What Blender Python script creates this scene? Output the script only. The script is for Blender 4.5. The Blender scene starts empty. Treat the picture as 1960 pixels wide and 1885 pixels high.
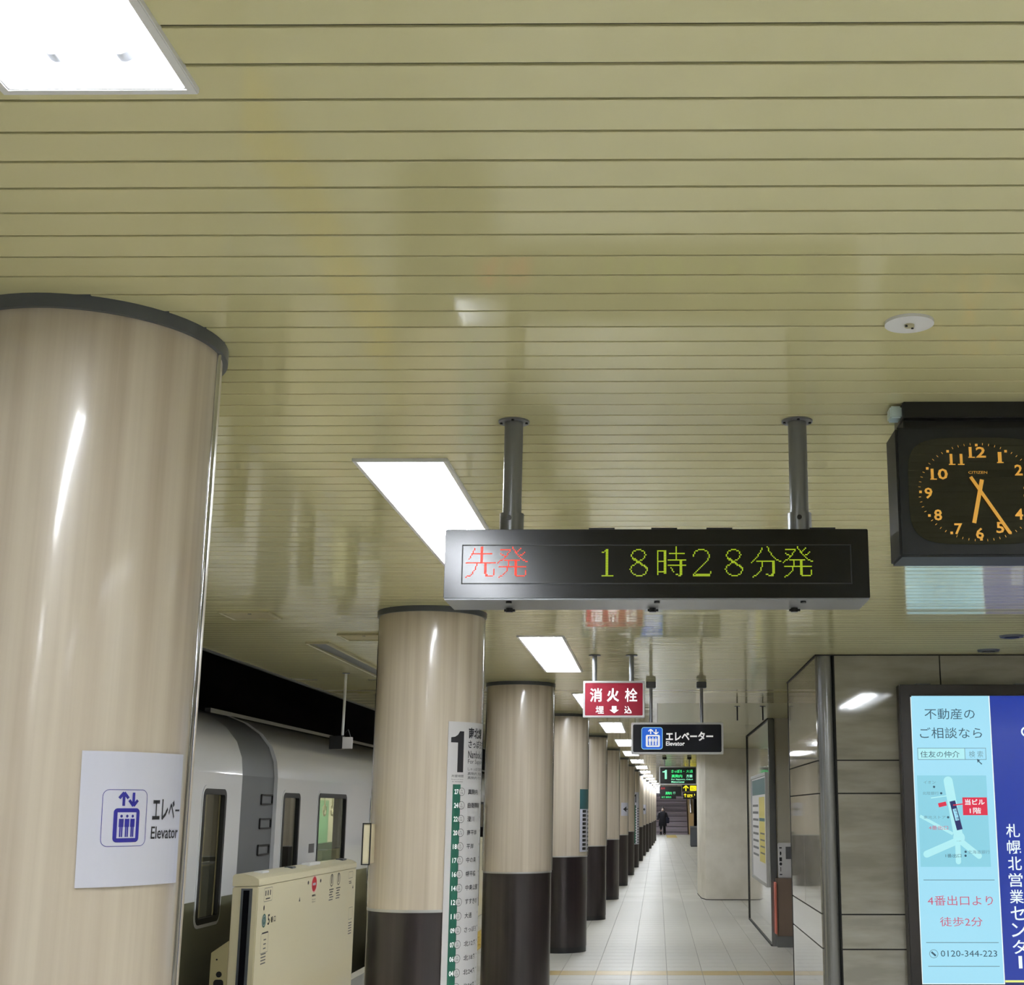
import bpy, bmesh, math, random
from math import sin, cos, pi, radians, atan, tan
random.seed(7)
C = bpy.context.scene.collection
sc = bpy.context.scene

# ------------------------------------------------------------------ camera, world, exposure
F = 2560.0
PITCH = atan(565 / F)
YAW = atan(18 / F * cos(PITCH))
cam_d = bpy.data.cameras.new('camera')
cam = bpy.data.objects.new('camera', cam_d)
C.objects.link(cam)
cam.location = (0, 0, 1.54)
cam.rotation_euler = (pi / 2 + PITCH, 0, YAW)
cam_d.sensor_width = 36
cam_d.lens = F / 1960 * 36
cam_d.shift_x = (980 - 1240) / 1960
cam_d.shift_y = (985 - 942.5) / 1960
cam_d.clip_start = 0.02
cam_d.clip_end = 300
sc.camera = cam
w = bpy.data.worlds.new('world')
sc.world = w
w.use_nodes = True
w.node_tree.nodes['Background'].inputs[0].default_value = (0.9, 0.95, 1.0, 1)
w.node_tree.nodes['Background'].inputs[1].default_value = 0.02
sc.view_settings.view_transform = 'Standard'
sc.view_settings.look = 'None'
sc.view_settings.exposure = 0.0
sc.view_settings.gamma = 1.0
sc.view_settings.use_curve_mapping = False
TUBE = 93.0            # strength of the fluorescent tubes

# ------------------------------------------------------------------ materials
def srgb(r, g, b):
    f = lambda c: (c / 255 / 12.92) if c / 255 <= 0.04045 else ((c / 255 + 0.055) / 1.055) ** 2.4
    return (f(r), f(g), f(b), 1)

def mat(name, col, rough=0.5, metal=0.0, spec=0.5, coat=0.0, coat_rough=0.05, emit=None, es=1.0, trans=0.0, alpha=1.0):
    m = bpy.data.materials.new(name)
    m.use_nodes = True
    b = m.node_tree.nodes['Principled BSDF']
    b.inputs['Base Color'].default_value = col
    b.inputs['Roughness'].default_value = rough
    b.inputs['Metallic'].default_value = metal
    b.inputs['Specular IOR Level'].default_value = spec
    b.inputs['Coat Weight'].default_value = coat
    b.inputs['Coat Roughness'].default_value = coat_rough
    b.inputs['Transmission Weight'].default_value = trans
    b.inputs['Alpha'].default_value = alpha
    if emit:
        b.inputs['Emission Color'].default_value = emit
        b.inputs['Emission Strength'].default_value = es
    return m

def vary(m, c1, c2, scale=(1, 1, 1), nscale=5.0, detail=4, lo=0.35, hi=0.65, bump=0.0, rough=None, bumpscale=None):
    """noise-driven colour between c1 and c2 in object space"""
    nt = m.node_tree
    b = nt.nodes['Principled BSDF']
    tc = nt.nodes.new('ShaderNodeTexCoord')
    mp = nt.nodes.new('ShaderNodeMapping')
    mp.inputs['Scale'].default_value = scale
    n = nt.nodes.new('ShaderNodeTexNoise')
    n.inputs['Scale'].default_value = nscale
    n.inputs['Detail'].default_value = detail
    r = nt.nodes.new('ShaderNodeValToRGB')
    r.color_ramp.elements[0].position = lo
    r.color_ramp.elements[1].position = hi
    r.color_ramp.elements[0].color = c1
    r.color_ramp.elements[1].color = c2
    nt.links.new(tc.outputs['Object'], mp.inputs['Vector'])
    nt.links.new(mp.outputs[0], n.inputs['Vector'])
    nt.links.new(n.outputs['Fac'], r.inputs[0])
    nt.links.new(r.outputs[0], b.inputs['Base Color'])
    if bump:
        n2 = nt.nodes.new('ShaderNodeTexNoise')
        n2.inputs['Scale'].default_value = bumpscale or nscale
        nt.links.new(mp.outputs[0], n2.inputs['Vector'])
        bp = nt.nodes.new('ShaderNodeBump')
        bp.inputs['Strength'].default_value = bump
        bp.inputs['Distance'].default_value = 0.002
        nt.links.new(n2.outputs['Fac'], bp.inputs['Height'])
        nt.links.new(bp.outputs[0], b.inputs['Normal'])
    return m

M = {}
M['slat'] = vary(mat('olive_cream_enamel', srgb(170, 166, 128), 0.085, spec=0.85),
                 srgb(208, 203, 156), srgb(214, 208, 162), (0.6, 1, 1), 1.5, 2, bump=0.05, bumpscale=2.5)
M['groove'] = mat('dark_brown_groove', srgb(20, 16, 8), 0.8, spec=0.1)
M['panel_ceil'] = mat('olive_cream_panel', srgb(186, 182, 146), 0.25, spec=0.6)
M['void'] = mat('dark_void', (0.004, 0.004, 0.006, 1), 0.9, spec=0.1)
M['clad'] = vary(mat('beige_laminate', srgb(190, 178, 160), 0.3, coat=0.6, coat_rough=0.1),
                 srgb(176, 162, 144), srgb(206, 195, 178), (22, 22, 0.35), 1.0, 6, 0.3, 0.7)
M['wains'] = vary(mat('dark_brown_laminate', srgb(52, 42, 42), 0.3, coat=0.3, coat_rough=0.15),
                  srgb(22, 16, 18), srgb(42, 33, 34), (26, 26, 0.3), 1.0, 5, 0.3, 0.7)
M['greymetal'] = mat('grey_metal', srgb(128, 130, 134), 0.3, metal=0.5)
M['darkmetal'] = mat('dark_grey_metal', srgb(88, 92, 98), 0.35, metal=0.3)
M['steel'] = mat('satin_steel', srgb(140, 141, 142), 0.24, metal=0.75)
M['chrome'] = mat('polished_chrome', srgb(190, 190, 192), 0.08, metal=1.0)
M['white'] = mat('white_enamel', srgb(225, 226, 228), 0.35)
M['whitegloss'] = mat('white_reflector', srgb(240, 242, 250), 0.3)
M['tube'] = mat('fluorescent_glow', (1, 1, 1, 1), 0.4, emit=(0.93, 0.97, 1.0, 1), es=TUBE)
M['socket'] = mat('lamp_socket_plastic', srgb(215, 218, 226), 0.4)
M['black'] = mat('black_plastic', srgb(16, 17, 20), 0.35)
M['ledcase'] = mat('black_sign_enamel', srgb(5, 7, 11), 0.3, spec=0.25)
M['ledface'] = mat('smoked_display_glass', srgb(1, 2, 5), 0.17, spec=0.42)
M['clockcase'] = mat('charcoal_clock_case', srgb(32, 34, 36), 0.5, spec=0.3)
M['dial'] = mat('black_dial_glass', srgb(8, 9, 4), 0.1, coat=0.6, coat_rough=0.02)
M['gold'] = mat('amber_figures', srgb(226, 172, 74), 0.5, emit=srgb(226, 165, 70), es=0.35)
M['grout'] = mat('grey_grout', srgb(150, 148, 142), 0.8)
M['tile'] = vary(mat('pale_floor_tile', srgb(200, 198, 190), 0.42, spec=0.25), srgb(186, 183, 175), srgb(200, 197, 190), (1, 1, 1), 1.2, 5, bump=0.05, bumpscale=3)
M['tan_tile'] = mat('tan_guide_tile', srgb(176, 152, 98), 0.4)
M['yellow_tile'] = mat('yellow_tactile_tile', srgb(188, 160, 70), 0.5)
M['stone'] = vary(mat('glossy_grey_stone', srgb(150, 146, 134), 0.045, spec=0.85), srgb(138, 134, 122), srgb(158, 154, 143), (1, 1, 5), 2.5, 6)
M['concrete'] = vary(mat('pale_beige_stone', srgb(214, 207, 193), 0.5), srgb(204, 197, 182), srgb(224, 218, 206), (1, 1, 1), 2.2, 8)
M['plainwall'] = mat('plain_beige_wall', srgb(170, 164, 148), 0.6)
M['joint'] = mat('black_joint', srgb(22, 22, 20), 0.7)
M['train'] = mat('white_train_paint', srgb(218, 219, 224), 0.22, coat=0.5, coat_rough=0.06)
M['trainband'] = mat('olive_green_train_band', srgb(96, 96, 76), 0.3, coat=0.4)
M['gangway'] = mat('grey_gangway_cover', srgb(96, 98, 102), 0.5)
M['rubber'] = mat('black_rubber', srgb(16, 16, 17), 0.6)
M['glass'] = mat('train_window_glass', srgb(200, 205, 190), 0.03, spec=0.6, trans=0.95)
M['interior'] = mat('cream_train_interior', srgb(206, 202, 184), 0.6)
M['intlight'] = mat('carriage_lamp', (1, 1, 1, 1), emit=(1.0, 0.97, 0.85, 1), es=30.0)
M['strap'] = mat('white_strap', srgb(235, 232, 205), 0.5)
M['seat'] = mat('dark_green_seat', srgb(40, 66, 52), 0.8)
M['psd'] = mat('cream_gate_paint', srgb(224, 215, 184), 0.32, coat=0.2)
M['psdside'] = mat('olive_gate_paint', srgb(176, 166, 126), 0.4)
M['redsign'] = mat('crimson_sign_face', srgb(112, 12, 32), 0.35, spec=0.3)
M['signframe'] = mat('satin_aluminium', srgb(186, 186, 186), 0.35, metal=0.7)
M['p_white'] = mat('white_print', srgb(240, 240, 240), 0.4, emit=(1, 1, 1, 1), es=0.3)
M['p_black'] = mat('black_print', srgb(16, 15, 22), 0.5)
M['p_grey'] = mat('grey_print', srgb(78, 78, 82), 0.5)
M['p_green'] = mat('dark_green_print', srgb(10, 84, 66), 0.4)
M['p_red'] = mat('red_print', srgb(178, 30, 40), 0.4)
M['p_navy'] = mat('navy_print', srgb(24, 22, 128), 0.4)
M['p_paper'] = mat('laminated_paper', srgb(206, 207, 222), 0.25, coat=0.9, coat_rough=0.06)
M['p_blue'] = mat('blue_pictogram_face', srgb(20, 98, 214), 0.3, emit=srgb(20, 98, 214), es=0.25)
M['p_navyface'] = mat('dark_navy_sign_face', srgb(5, 7, 16), 0.3, spec=0.25)
M['g_black'] = mat('black_sign_face', srgb(4, 8, 8), 0.3)
M['g_green'] = mat('lit_green_letters', (0, 0, 0, 1), emit=srgb(60, 235, 130), es=1.1)
M['g_mint'] = mat('lit_mint_letters', (0, 0, 0, 1), emit=srgb(150, 250, 200), es=1.2)
M['g_yellow'] = mat('lit_yellow_letters', (0, 0, 0, 1), emit=srgb(250, 235, 30), es=1.2)
M['led_red'] = mat('red_led_dots', (0, 0, 0, 1), emit=srgb(255, 70, 50), es=1.3)
M['led_green'] = mat('yellow_green_led_dots', (0, 0, 0, 1), emit=srgb(176, 205, 20), es=0.9)
M['ad_cyan'] = mat('backlit_pale_blue', (0.02, 0.02, 0.02, 1), 0.2, emit=srgb(160, 222, 244), es=1.0)
M['ad_map'] = mat('backlit_map_blue', (0.02, 0.02, 0.02, 1), 0.2, emit=srgb(138, 208, 226), es=1.0)
M['ad_road'] = mat('backlit_road_white', (0.02, 0.02, 0.02, 1), 0.2, emit=srgb(176, 236, 242), es=1.0)
M['ad_blue'] = mat('backlit_royal_blue', (0.02, 0.02, 0.02, 1), 0.2, emit=srgb(20, 52, 158), es=1.0)
M['ad_white'] = mat('backlit_white', (0.02, 0.02, 0.02, 1), 0.2, emit=srgb(236, 250, 252), es=1.0)
M['ad_ink'] = mat('backlit_ink', (0.02, 0.02, 0.02, 1), 0.2, emit=srgb(50, 84, 104), es=1.0)
M['ad_red'] = mat('backlit_red', (0.02, 0.02, 0.02, 1), 0.2, emit=srgb(222, 40, 72), es=1.0)
M['ad_pink'] = mat('backlit_rose', (0.02, 0.02, 0.02, 1), 0.2, emit=srgb(200, 92, 122), es=1.0)
M['ad_navy'] = mat('backlit_navy', (0.02, 0.02, 0.02, 1), 0.2, emit=srgb(34, 40, 100), es=1.0)
M['ad_grey'] = mat('backlit_grey', (0.02, 0.02, 0.02, 1), 0.2, emit=srgb(108, 150, 166), es=1.0)
M['ad_yellow'] = mat('backlit_yellow', (0.02, 0.02, 0.02, 1), 0.2, emit=srgb(230, 236, 130), es=1.0)
M['adframe'] = mat('dark_bronze_frame', srgb(46, 42, 40), 0.35, metal=0.3)
M['stair'] = mat('purple_grey_stair', srgb(160, 150, 160), 0.5)
M['stairnose'] = mat('pale_stair_nosing', srgb(170, 164, 166), 0.5)
M['tanrail'] = mat('tan_stair_wall', srgb(186, 158, 112), 0.5)
M['coat'] = mat('black_coat_cloth', srgb(26, 26, 34), 0.9)
M['skin'] = mat('skin', srgb(214, 178, 158), 0.6)
M['maskc'] = mat('white_face_mask', srgb(230, 230, 230), 0.8)
M['hair'] = mat('dark_hair', srgb(24, 20, 20), 0.7)
M['brown'] = mat('brown_cabinet', srgb(110, 92, 78), 0.5)
M['orange'] = mat('orange_red_edge', srgb(200, 112, 94), 0.5)
M['notice'] = mat('white_notice_board', srgb(200, 198, 200), 0.4)
M['yellowp'] = mat('yellow_poster_strip', srgb(190, 176, 92), 0.5)
M['tealp'] = mat('dark_teal_print', srgb(44, 82, 84), 0.5)
M['tunnel'] = mat('tunnel_concrete', srgb(30, 30, 32), 0.9)
M['hatch'] = mat('cream_hatch', srgb(190, 184, 150), 0.4)

def glass_mat():
    m = bpy.data.materials.new('train_window_glass'); m.use_nodes = True; nt = m.node_tree
    for n in list(nt.nodes): nt.nodes.remove(n)
    o = nt.nodes.new('ShaderNodeOutputMaterial'); mx = nt.nodes.new('ShaderNodeMixShader'); fr = nt.nodes.new('ShaderNodeFresnel'); 
    ge = nt.nodes.new('ShaderNodeNewGeometry'); ma = nt.nodes.new('ShaderNodeMath'); ma.operation = 'MULTIPLY_ADD'; ma.inputs[1].default_value = -0.8333; ma.inputs[2].default_value = 1.5
    nt.links.new(ge.outputs['Backfacing'], ma.inputs[0]); nt.links.new(ma.outputs[0], fr.inputs[0])
    t = nt.nodes.new('ShaderNodeBsdfTransparent'); t.inputs[0].default_value = (0.86, 0.88, 0.82, 1)
    gl = nt.nodes.new('ShaderNodeBsdfGlossy'); gl.inputs['Roughness'].default_value = 0.02
    nt.links.new(fr.outputs[0], mx.inputs[0]); nt.links.new(t.outputs[0], mx.inputs[1]); nt.links.new(gl.outputs[0], mx.inputs[2]); nt.links.new(mx.outputs[0], o.inputs[0])
    return m
M['glass'] = glass_mat()

# ------------------------------------------------------------------ geometry helpers
class MB:
    def __init__(s): s.v = []; s.f = []; s.mi = []; s.m = 0
    def add(s, vs, fs):
        n = len(s.v); s.v += [tuple(p) for p in vs]
        for f in fs: s.f.append([i + n for i in f]); s.mi.append(s.m)
        return s
    def box(s, x0, y0, z0, x1, y1, z1):
        x0, x1 = min(x0, x1), max(x0, x1); y0, y1 = min(y0, y1), max(y0, y1); z0, z1 = min(z0, z1), max(z0, z1)
        return s.add([(x0, y0, z0), (x1, y0, z0), (x1, y1, z0), (x0, y1, z0), (x0, y0, z1), (x1, y0, z1), (x1, y1, z1), (x0, y1, z1)],
                     [(0, 3, 2, 1), (4, 5, 6, 7), (0, 1, 5, 4), (1, 2, 6, 5), (2, 3, 7, 6), (3, 0, 4, 7)])
    def cyl(s, c, r, h, axis='z', n=24, r2=None, cap=True, a0=0, a1=360):
        r2 = r if r2 is None else r2
        full = abs(a1 - a0) >= 360
        k = n if full else n + 1
        vs = []
        for rr, hh in ((r, 0), (r2, h)):
            for i in range(k):
                a = radians(a0 + (a1 - a0) * i / n)
                p, q = rr * cos(a), rr * sin(a)
                if axis == 'z': vs.append((c[0] + p, c[1] + q, c[2] + hh))
                elif axis == 'y': vs.append((c[0] + p, c[1] + hh, c[2] + q))
                else: vs.append((c[0] + hh, c[1] + p, c[2] + q))
        fs = [(i, (i + 1) % k, k + (i + 1) % k, k + i) for i in range(n)]
        if cap and full: fs += [tuple(range(k))[::-1], tuple(range(k, 2 * k))]
        return s.add(vs, fs)
    def tube(s, pts, r, n=8):
        from mathutils import Vector
        P = [Vector(p) for p in pts]; vs = []; fs = []
        for i, p in enumerate(P):
            d = (P[min(i + 1, len(P) - 1)] - P[max(i - 1, 0)]).normalized()
            u = d.cross(Vector((0, 0, 1)))
            if u.length < 1e-3: u = d.cross(Vector((1, 0, 0)))
            u.normalize(); t = d.cross(u)
            for k in range(n):
                a = 2 * pi * k / n; vs.append(p + (u * cos(a) + t * sin(a)) * r)
        for i in range(len(P) - 1):
            for k in range(n): fs.append((i * n + k, i * n + (k + 1) % n, (i + 1) * n + (k + 1) % n, (i + 1) * n + k))
        fs += [tuple(range(n))[::-1], tuple(range((len(P) - 1) * n, len(P) * n))]
        return s.add(vs, fs)
    def prism(s, poly, a, b, axis='y'):
        """poly of 2d points extruded along axis from a to b. y: (x,z); x: (y,z); z: (x,y)"""
        n = len(poly); mk = {'y': lambda p, t: (p[0], t, p[1]), 'x': lambda p, t: (t, p[0], p[1]), 'z': lambda p, t: (p[0], p[1], t)}[axis]
        vs = [mk(p, a) for p in poly] + [mk(p, b) for p in poly]
        fs = [tuple(range(n)), tuple(range(n, 2 * n))[::-1]] + [(i, n + i, n + (i + 1) % n, (i + 1) % n) for i in range(n)]
        return s.add(vs, fs)
    def frame(s, x0, z0, x1, z1, t, y0, y1, axis='y', rr=0, n=6):
        """rectangular (rounded) ring between outer box and inner box inset t, extruded y0..y1"""
        def loop(x0, z0, x1, z1, r):
            if r <= 0: return [(x0, z0), (x1, z0), (x1, z1), (x0, z1)]
            o = []
            for cx, cz, a in ((x1 - r, z0 + r, -90), (x1 - r, z1 - r, 0), (x0 + r, z1 - r, 90), (x0 + r, z0 + r, 180)):
                for i in range(n + 1): an = radians(a + 90 * i / n); o.append((cx + r * cos(an), cz + r * sin(an)))
            return o
        A = loop(x0, z0, x1, z1, rr); B = loop(x0 + t, z0 + t, x1 - t, z1 - t, max(rr - t, 0.0005) if rr else 0)
        mk = {'y': lambda p, t: (p[0], t, p[1]), 'x': lambda p, t: (t, p[0], p[1]), 'z': lambda p, t: (p[0], p[1], t)}[axis]
        k = len(A); vs = [mk(p, y0) for p in A] + [mk(p, y0) for p in B] + [mk(p, y1) for p in A] + [mk(p, y1) for p in B]
        fs = []
        for i in range(k):
            j = (i + 1) % k
            fs += [(i, j, k + j, k + i), (2 * k + j, 2 * k + i, 3 * k + i, 3 * k + j), (j, i, 2 * k + i, 2 * k + j), (k + i, k + j, 3 * k + j, 3 * k + i)]
        return s.add(vs, fs)

def rounded(x0, z0, x1, z1, r, n=6):
    o = []
    for cx, cz, a in ((x1 - r, z0 + r, -90), (x1 - r, z1 - r, 0), (x0 + r, z1 - r, 90), (x0 + r, z0 + r, 180)):
        for i in range(n + 1): an = radians(a + 90 * i / n); o.append((cx + r * cos(an), cz + r * sin(an)))
    return o

def build(name, mb, mats, parent=None, smooth=False, bevel=0, world=True):
    me = bpy.data.meshes.new(name)
    off = parent_origin(parent) if (parent and world) else (0, 0, 0)
    me.from_pydata([(x - off[0], y - off[1], z - off[2]) for x, y, z in mb.v], [], mb.f)
    if not isinstance(mats, (list, tuple)): mats = [mats]
    for m in mats: me.materials.append(m)
    if len(mats) > 1: me.polygons.foreach_set('material_index', mb.mi)
    bm = bmesh.new(); bm.from_mesh(me)
    bmesh.ops.recalc_face_normals(bm, faces=bm.faces)
    if bevel:
        ed = [e for e in bm.edges if len(e.link_faces) == 2 and e.calc_face_angle(0) > 0.6]
        bmesh.ops.bevel(bm, geom=ed, offset=bevel, segments=2, affect='EDGES', clamp_overlap=True)
    bm.to_mesh(me); bm.free()
    if smooth:
        me.shade_smooth(); me.set_sharp_from_angle(angle=radians(smooth if smooth > 1 else 40))
    me.update()
    o = bpy.data.objects.new(name, me); C.objects.link(o)
    if parent: o.parent = parent
    return o

def parent_origin(p):
    x, y, z = 0, 0, 0
    while p: x += p.location[0]; y += p.location[1]; z += p.location[2]; p = p.parent
    return (x, y, z)

def tag(o, label, cat, group=None, kind=None):
    if label: o['label'] = label
    if cat: o['category'] = cat
    if group: o['group'] = group
    if kind: o['kind'] = kind
    return o

def thing(name, label, cat, loc=(0, 0, 0), group=None):
    o = bpy.data.objects.new(name, None); C.objects.link(o)
    o.location = loc; o.empty_display_size = 0.05
    return tag(o, label, cat, group)

def struct(name, mb, m, label=None, cat=None, **k):
    o = build(name, mb, m, **k); o['kind'] = 'structure'
    if label: o['label'] = label
    if cat: o['category'] = cat
    return o

def dup(root, loc, label=None, group=None):
    r = root.copy(); C.objects.link(r); r.location = loc
    if label: r['label'] = label
    if group: r['group'] = group
    for ch in root.children:
        c = ch.copy(); C.objects.link(c); c.parent = r
        for g in ch.children:
            d = g.copy(); C.objects.link(d); d.parent = c
    return r

# ---- flat print: polygons mapped on a surface
_gc = {}
def glyphs(txt, bold=0.0, res=2):
    k = (txt, bold, res)
    if k not in _gc:
        c = bpy.data.curves.new('t', 'FONT'); c.body = txt; c.resolution_u = res; c.offset = bold
        o = bpy.data.objects.new('t', c); me = bpy.data.meshes.new_from_object(o)
        _gc[k] = ([(v.co.x, v.co.y) for v in me.vertices], [tuple(p.vertices) for p in me.polygons])
        bpy.data.objects.remove(o); bpy.data.curves.remove(c); bpy.data.meshes.remove(me)
    return _gc[k]

class Print:
    def __init__(s, fn, step=None):
        s.map = fn; s.fn = lambda u, v, h: (u, v, h); s.step = step; s.mb = MB(); s.mats = []
    def _m(s, m):
        m = M[m]
        if m not in s.mats: s.mats.append(m)
        s.mb.m = s.mats.index(m)
    def poly(s, pts, m, h=0.0006):
        s._m(m); s.mb.add([s.fn(u, v, h) for u, v in pts], [tuple(range(len(pts)))]); return s
    def rect(s, u0, v0, u1, v1, m, h=0.0006):
        s._m(m); n = 1
        vs = []
        for i in range(n + 1):
            u = u0 + (u1 - u0) * i / n; vs += [s.fn(u, v0, h), s.fn(u, v1, h)]
        s.mb.add(vs, [(2 * i, 2 * i + 2, 2 * i + 3, 2 * i + 1) for i in range(n)]); return s
    def outline(s, u0, v0, u1, v1, t, m, h=0.0006, tv=None):
        tv = tv or t
        s.rect(u0, v0, u1, v0 + tv, m, h); s.rect(u0, v1 - tv, u1, v1, m, h); s.rect(u0, v0, u0 + t, v1, m, h); s.rect(u1 - t, v0, u1, v1, m, h); return s
    def text(s, txt, u0, v0, u1, v1, m, h=0.0008, bold=0.0, keep=False, align='c'):
        s._m(m); vs, fs = glyphs(txt, bold)
        if not vs: return s
        a0 = min(p[0] for p in vs); a1 = max(p[0] for p in vs); b0 = min(p[1] for p in vs); b1 = max(p[1] for p in vs)
        s.mb.add([s.fn(u0 + (x - a0) / (a1 - a0) * (u1 - u0), v0 + (y - b0) / (b1 - b0) * (v1 - v0), h) for x, y in vs], fs); return s
    def one(s, u0, v0, u1, v1, m, h=0.0008):
        U = lambda x: u0 + (u1 - u0) * x
        V = lambda y: v0 + (v1 - v0) * y
        s.poly([(U(0.52), V(0)), (U(1), V(0)), (U(1), V(0.75)), (U(0.52), V(0.75))], m, h)
        s.poly([(U(0), V(0.72)), (U(0.52), V(0.72)), (U(1), V(0.72)), (U(1), V(1)), (U(0.66), V(1)), (U(0.5), V(0.91)), (U(0.28), V(0.86)), (U(0), V(0.845))], m, h); return s
    def disc(s, u, v, ru, rv, m, h=0.0006, n=20):
        return s.poly([(u + ru * cos(2 * pi * i / n), v + rv * sin(2 * pi * i / n)) for i in range(n)], m, h)
    def ring(s, u, v, ru, rv, tu, tv, m, h=0.0006, n=20):
        s._m(m); vs = []
        for i in range(n):
            a = 2 * pi * i / n; vs += [s.fn(u + ru * cos(a), v + rv * sin(a), h), s.fn(u + (ru - tu) * cos(a), v + (rv - tv) * sin(a), h)]
        s.mb.add(vs, [(2 * i, (2 * i + 2) % (2 * n), (2 * i + 3) % (2 * n), 2 * i + 1) for i in range(n)]); return s
    def seg(s, a, b, wd, m, h=0.0007, asp=1.0):
        """thick line; asp = units of u per unit of v"""
        dx, dy = (b[0] - a[0]) / asp, b[1] - a[1]; L = math.hypot(dx, dy) or 1; nx, ny = -dy / L * wd / 2, dx / L * wd / 2
        return s.poly([(a[0] + nx * asp, a[1] + ny), (b[0] + nx * asp, b[1] + ny), (b[0] - nx * asp, b[1] - ny), (a[0] - nx * asp, a[1] - ny)], m, h)
    def rring(s, u0, v0, u1, v1, r, t, m, h=0.0006, asp=1.0):
        k = 7; A = rounded(u0 / asp, v0, u1 / asp, v1, r, k - 1); B = rounded(u0 / asp + t, v0 + t, u1 / asp - t, v1 - t, max(r - t, 0.0003), k - 1)
        s._m(m); n = len(A); vs = []
        for p, q in zip(A, B): vs += [s.fn(p[0] * asp, p[1], h), s.fn(q[0] * asp, q[1], h)]
        s.mb.add(vs, [(2 * i, (2 * i + 2) % (2 * n), (2 * i + 3) % (2 * n), 2 * i + 1) for i in range(n)]); return s
    def rfill(s, u0, v0, u1, v1, r, m, h=0.0006, asp=1.0):
        return s.poly([(p[0] * asp, p[1]) for p in rounded(u0 / asp, v0, u1 / asp, v1, r)], m, h)
    def done(s, name, parent):
        if s.step:      # cut along u so that the print follows the curved surface
            me = bpy.data.meshes.new('tmp'); me.from_pydata(s.mb.v, [], s.mb.f); me.polygons.foreach_set('material_index', s.mb.mi)
            bm = bmesh.new(); bm.from_mesh(me)
            a = min(p[0] for p in s.mb.v); b = max(p[0] for p in s.mb.v); u = (math.floor(a / s.step) + 1) * s.step
            while u < b:
                bmesh.ops.bisect_plane(bm, geom=bm.verts[:] + bm.edges[:] + bm.faces[:], plane_co=(u, 0, 0), plane_no=(1, 0, 0)); u += s.step
            bm.verts.index_update()
            s.mb.v = [tuple(v.co) for v in bm.verts]; s.mb.f = [[v.index for v in f.verts] for f in bm.faces]; s.mb.mi = [f.material_index for f in bm.faces]
            bm.free(); bpy.data.meshes.remove(me)
        s.mb.v = [s.map(*p) for p in s.mb.v]
        return build(name, s.mb, s.mats, parent)

def flat(Y): return lambda u, v, h: (u, Y - h, v)
def sideL(X): return lambda u, v, h: (X + h, u, v)       # faces +X
def sideR(X): return lambda u, v, h: (X - h, u, v)       # faces -X
def wrap(Xc, Yc, r): return lambda u, v, h: (Xc + (r + h) * sin(radians(u)), Yc - (r + h) * cos(radians(u)), v)

def elevator_icon(P, u0, v0, u1, v1, ink, ground, asp=1.0, arrows=True):
    """up/down arrows over a car with three riders, inside box"""
    W = u1 - u0; H = v1 - v0
    U = lambda x: u0 + W * x
    V = lambda y: v0 + H * y
    t = H * 0.052
    for cx, up in ((0.44, 1), (0.66, -1)):
        y0, y1 = (0.70, 0.93)
        P.seg((U(cx), V(y0)), (U(cx), V(y1)), t, ink, 0.0012, asp)
        tip = y1 if up > 0 else y0
        for sx in (-1, 1):
            P.seg((U(cx), V(tip)), (U(cx + sx * 0.10), V(tip - up * 0.10)), t, ink, 0.0012, asp)
    P.rfill(U(0.24), V(0.08), U(0.82), V(0.66), H * 0.07, ink, 0.0010, asp)
    P.rect(U(0.32), V(0.15), U(0.74), V(0.59), ground, 0.0013)
    for k in range(3):
        cx = 0.405 + k * 0.125
        P.disc(U(cx), V(0.525), W * 0.028, H * 0.026, ink, 0.0016, 12)
        P.rect(U(cx - 0.052), V(0.34), U(cx + 0.052), V(0.48), ink, 0.0016)
        P.rect(U(cx - 0.036), V(0.17), U(cx - 0.004), V(0.345), ink, 0.0016)
        P.rect(U(cx + 0.004), V(0.17), U(cx + 0.036), V(0.345), ink, 0.0016)

HC = 2.615      # ceiling height
def interp(t, Y):
    if Y <= t[0][0]: return t[0][1]
    for (a, b), (c, d) in zip(t, t[1:]):
        if Y <= c: return b + (d - b) * (Y - a) / (c - a)
    return t[-1][1]
ROW = [(2.97, -1.32), (7.42, -1.255), (11.73, -1.19), (15.66, -1.085), (20.13, -1.035), (24.6, -0.97), (29.0, -0.905), (33.6, -0.85), (38.0, -0.795),
       (42.8, -0.73), (47.6, -0.68), (51.8, -0.6), (56.4, -0.52), (61.0, -0.46), (65.6, -0.40), (70.2, -0.34)]
colx = lambda Y: interp(ROW, Y)
LEN = 2.21
FIX = [(-0.36 + 4.4 * -2, -0.85), (-0.36 - 4.4, -0.85), (-0.36, -0.847), (4.045, -0.805), (8.40, -0.737), (12.65, -0.66), (16.9, -0.585), (21.05, -0.52)]
for k in range(15): FIX.append((25.3 + 4.3 * k, colx(25.3 + 4.3 * k + 1) + 0.44))  # the farthest four are added to brighten the stairs
MAIN = len(FIX)
for X_ in (2.08, 4.4):  # outer row is unseen fill, added to brighten ceiling and front wall
    for Y_ in (-4.76, -0.36, 4.045): FIX.append((Y_, X_))
FW = 0.15

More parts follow.
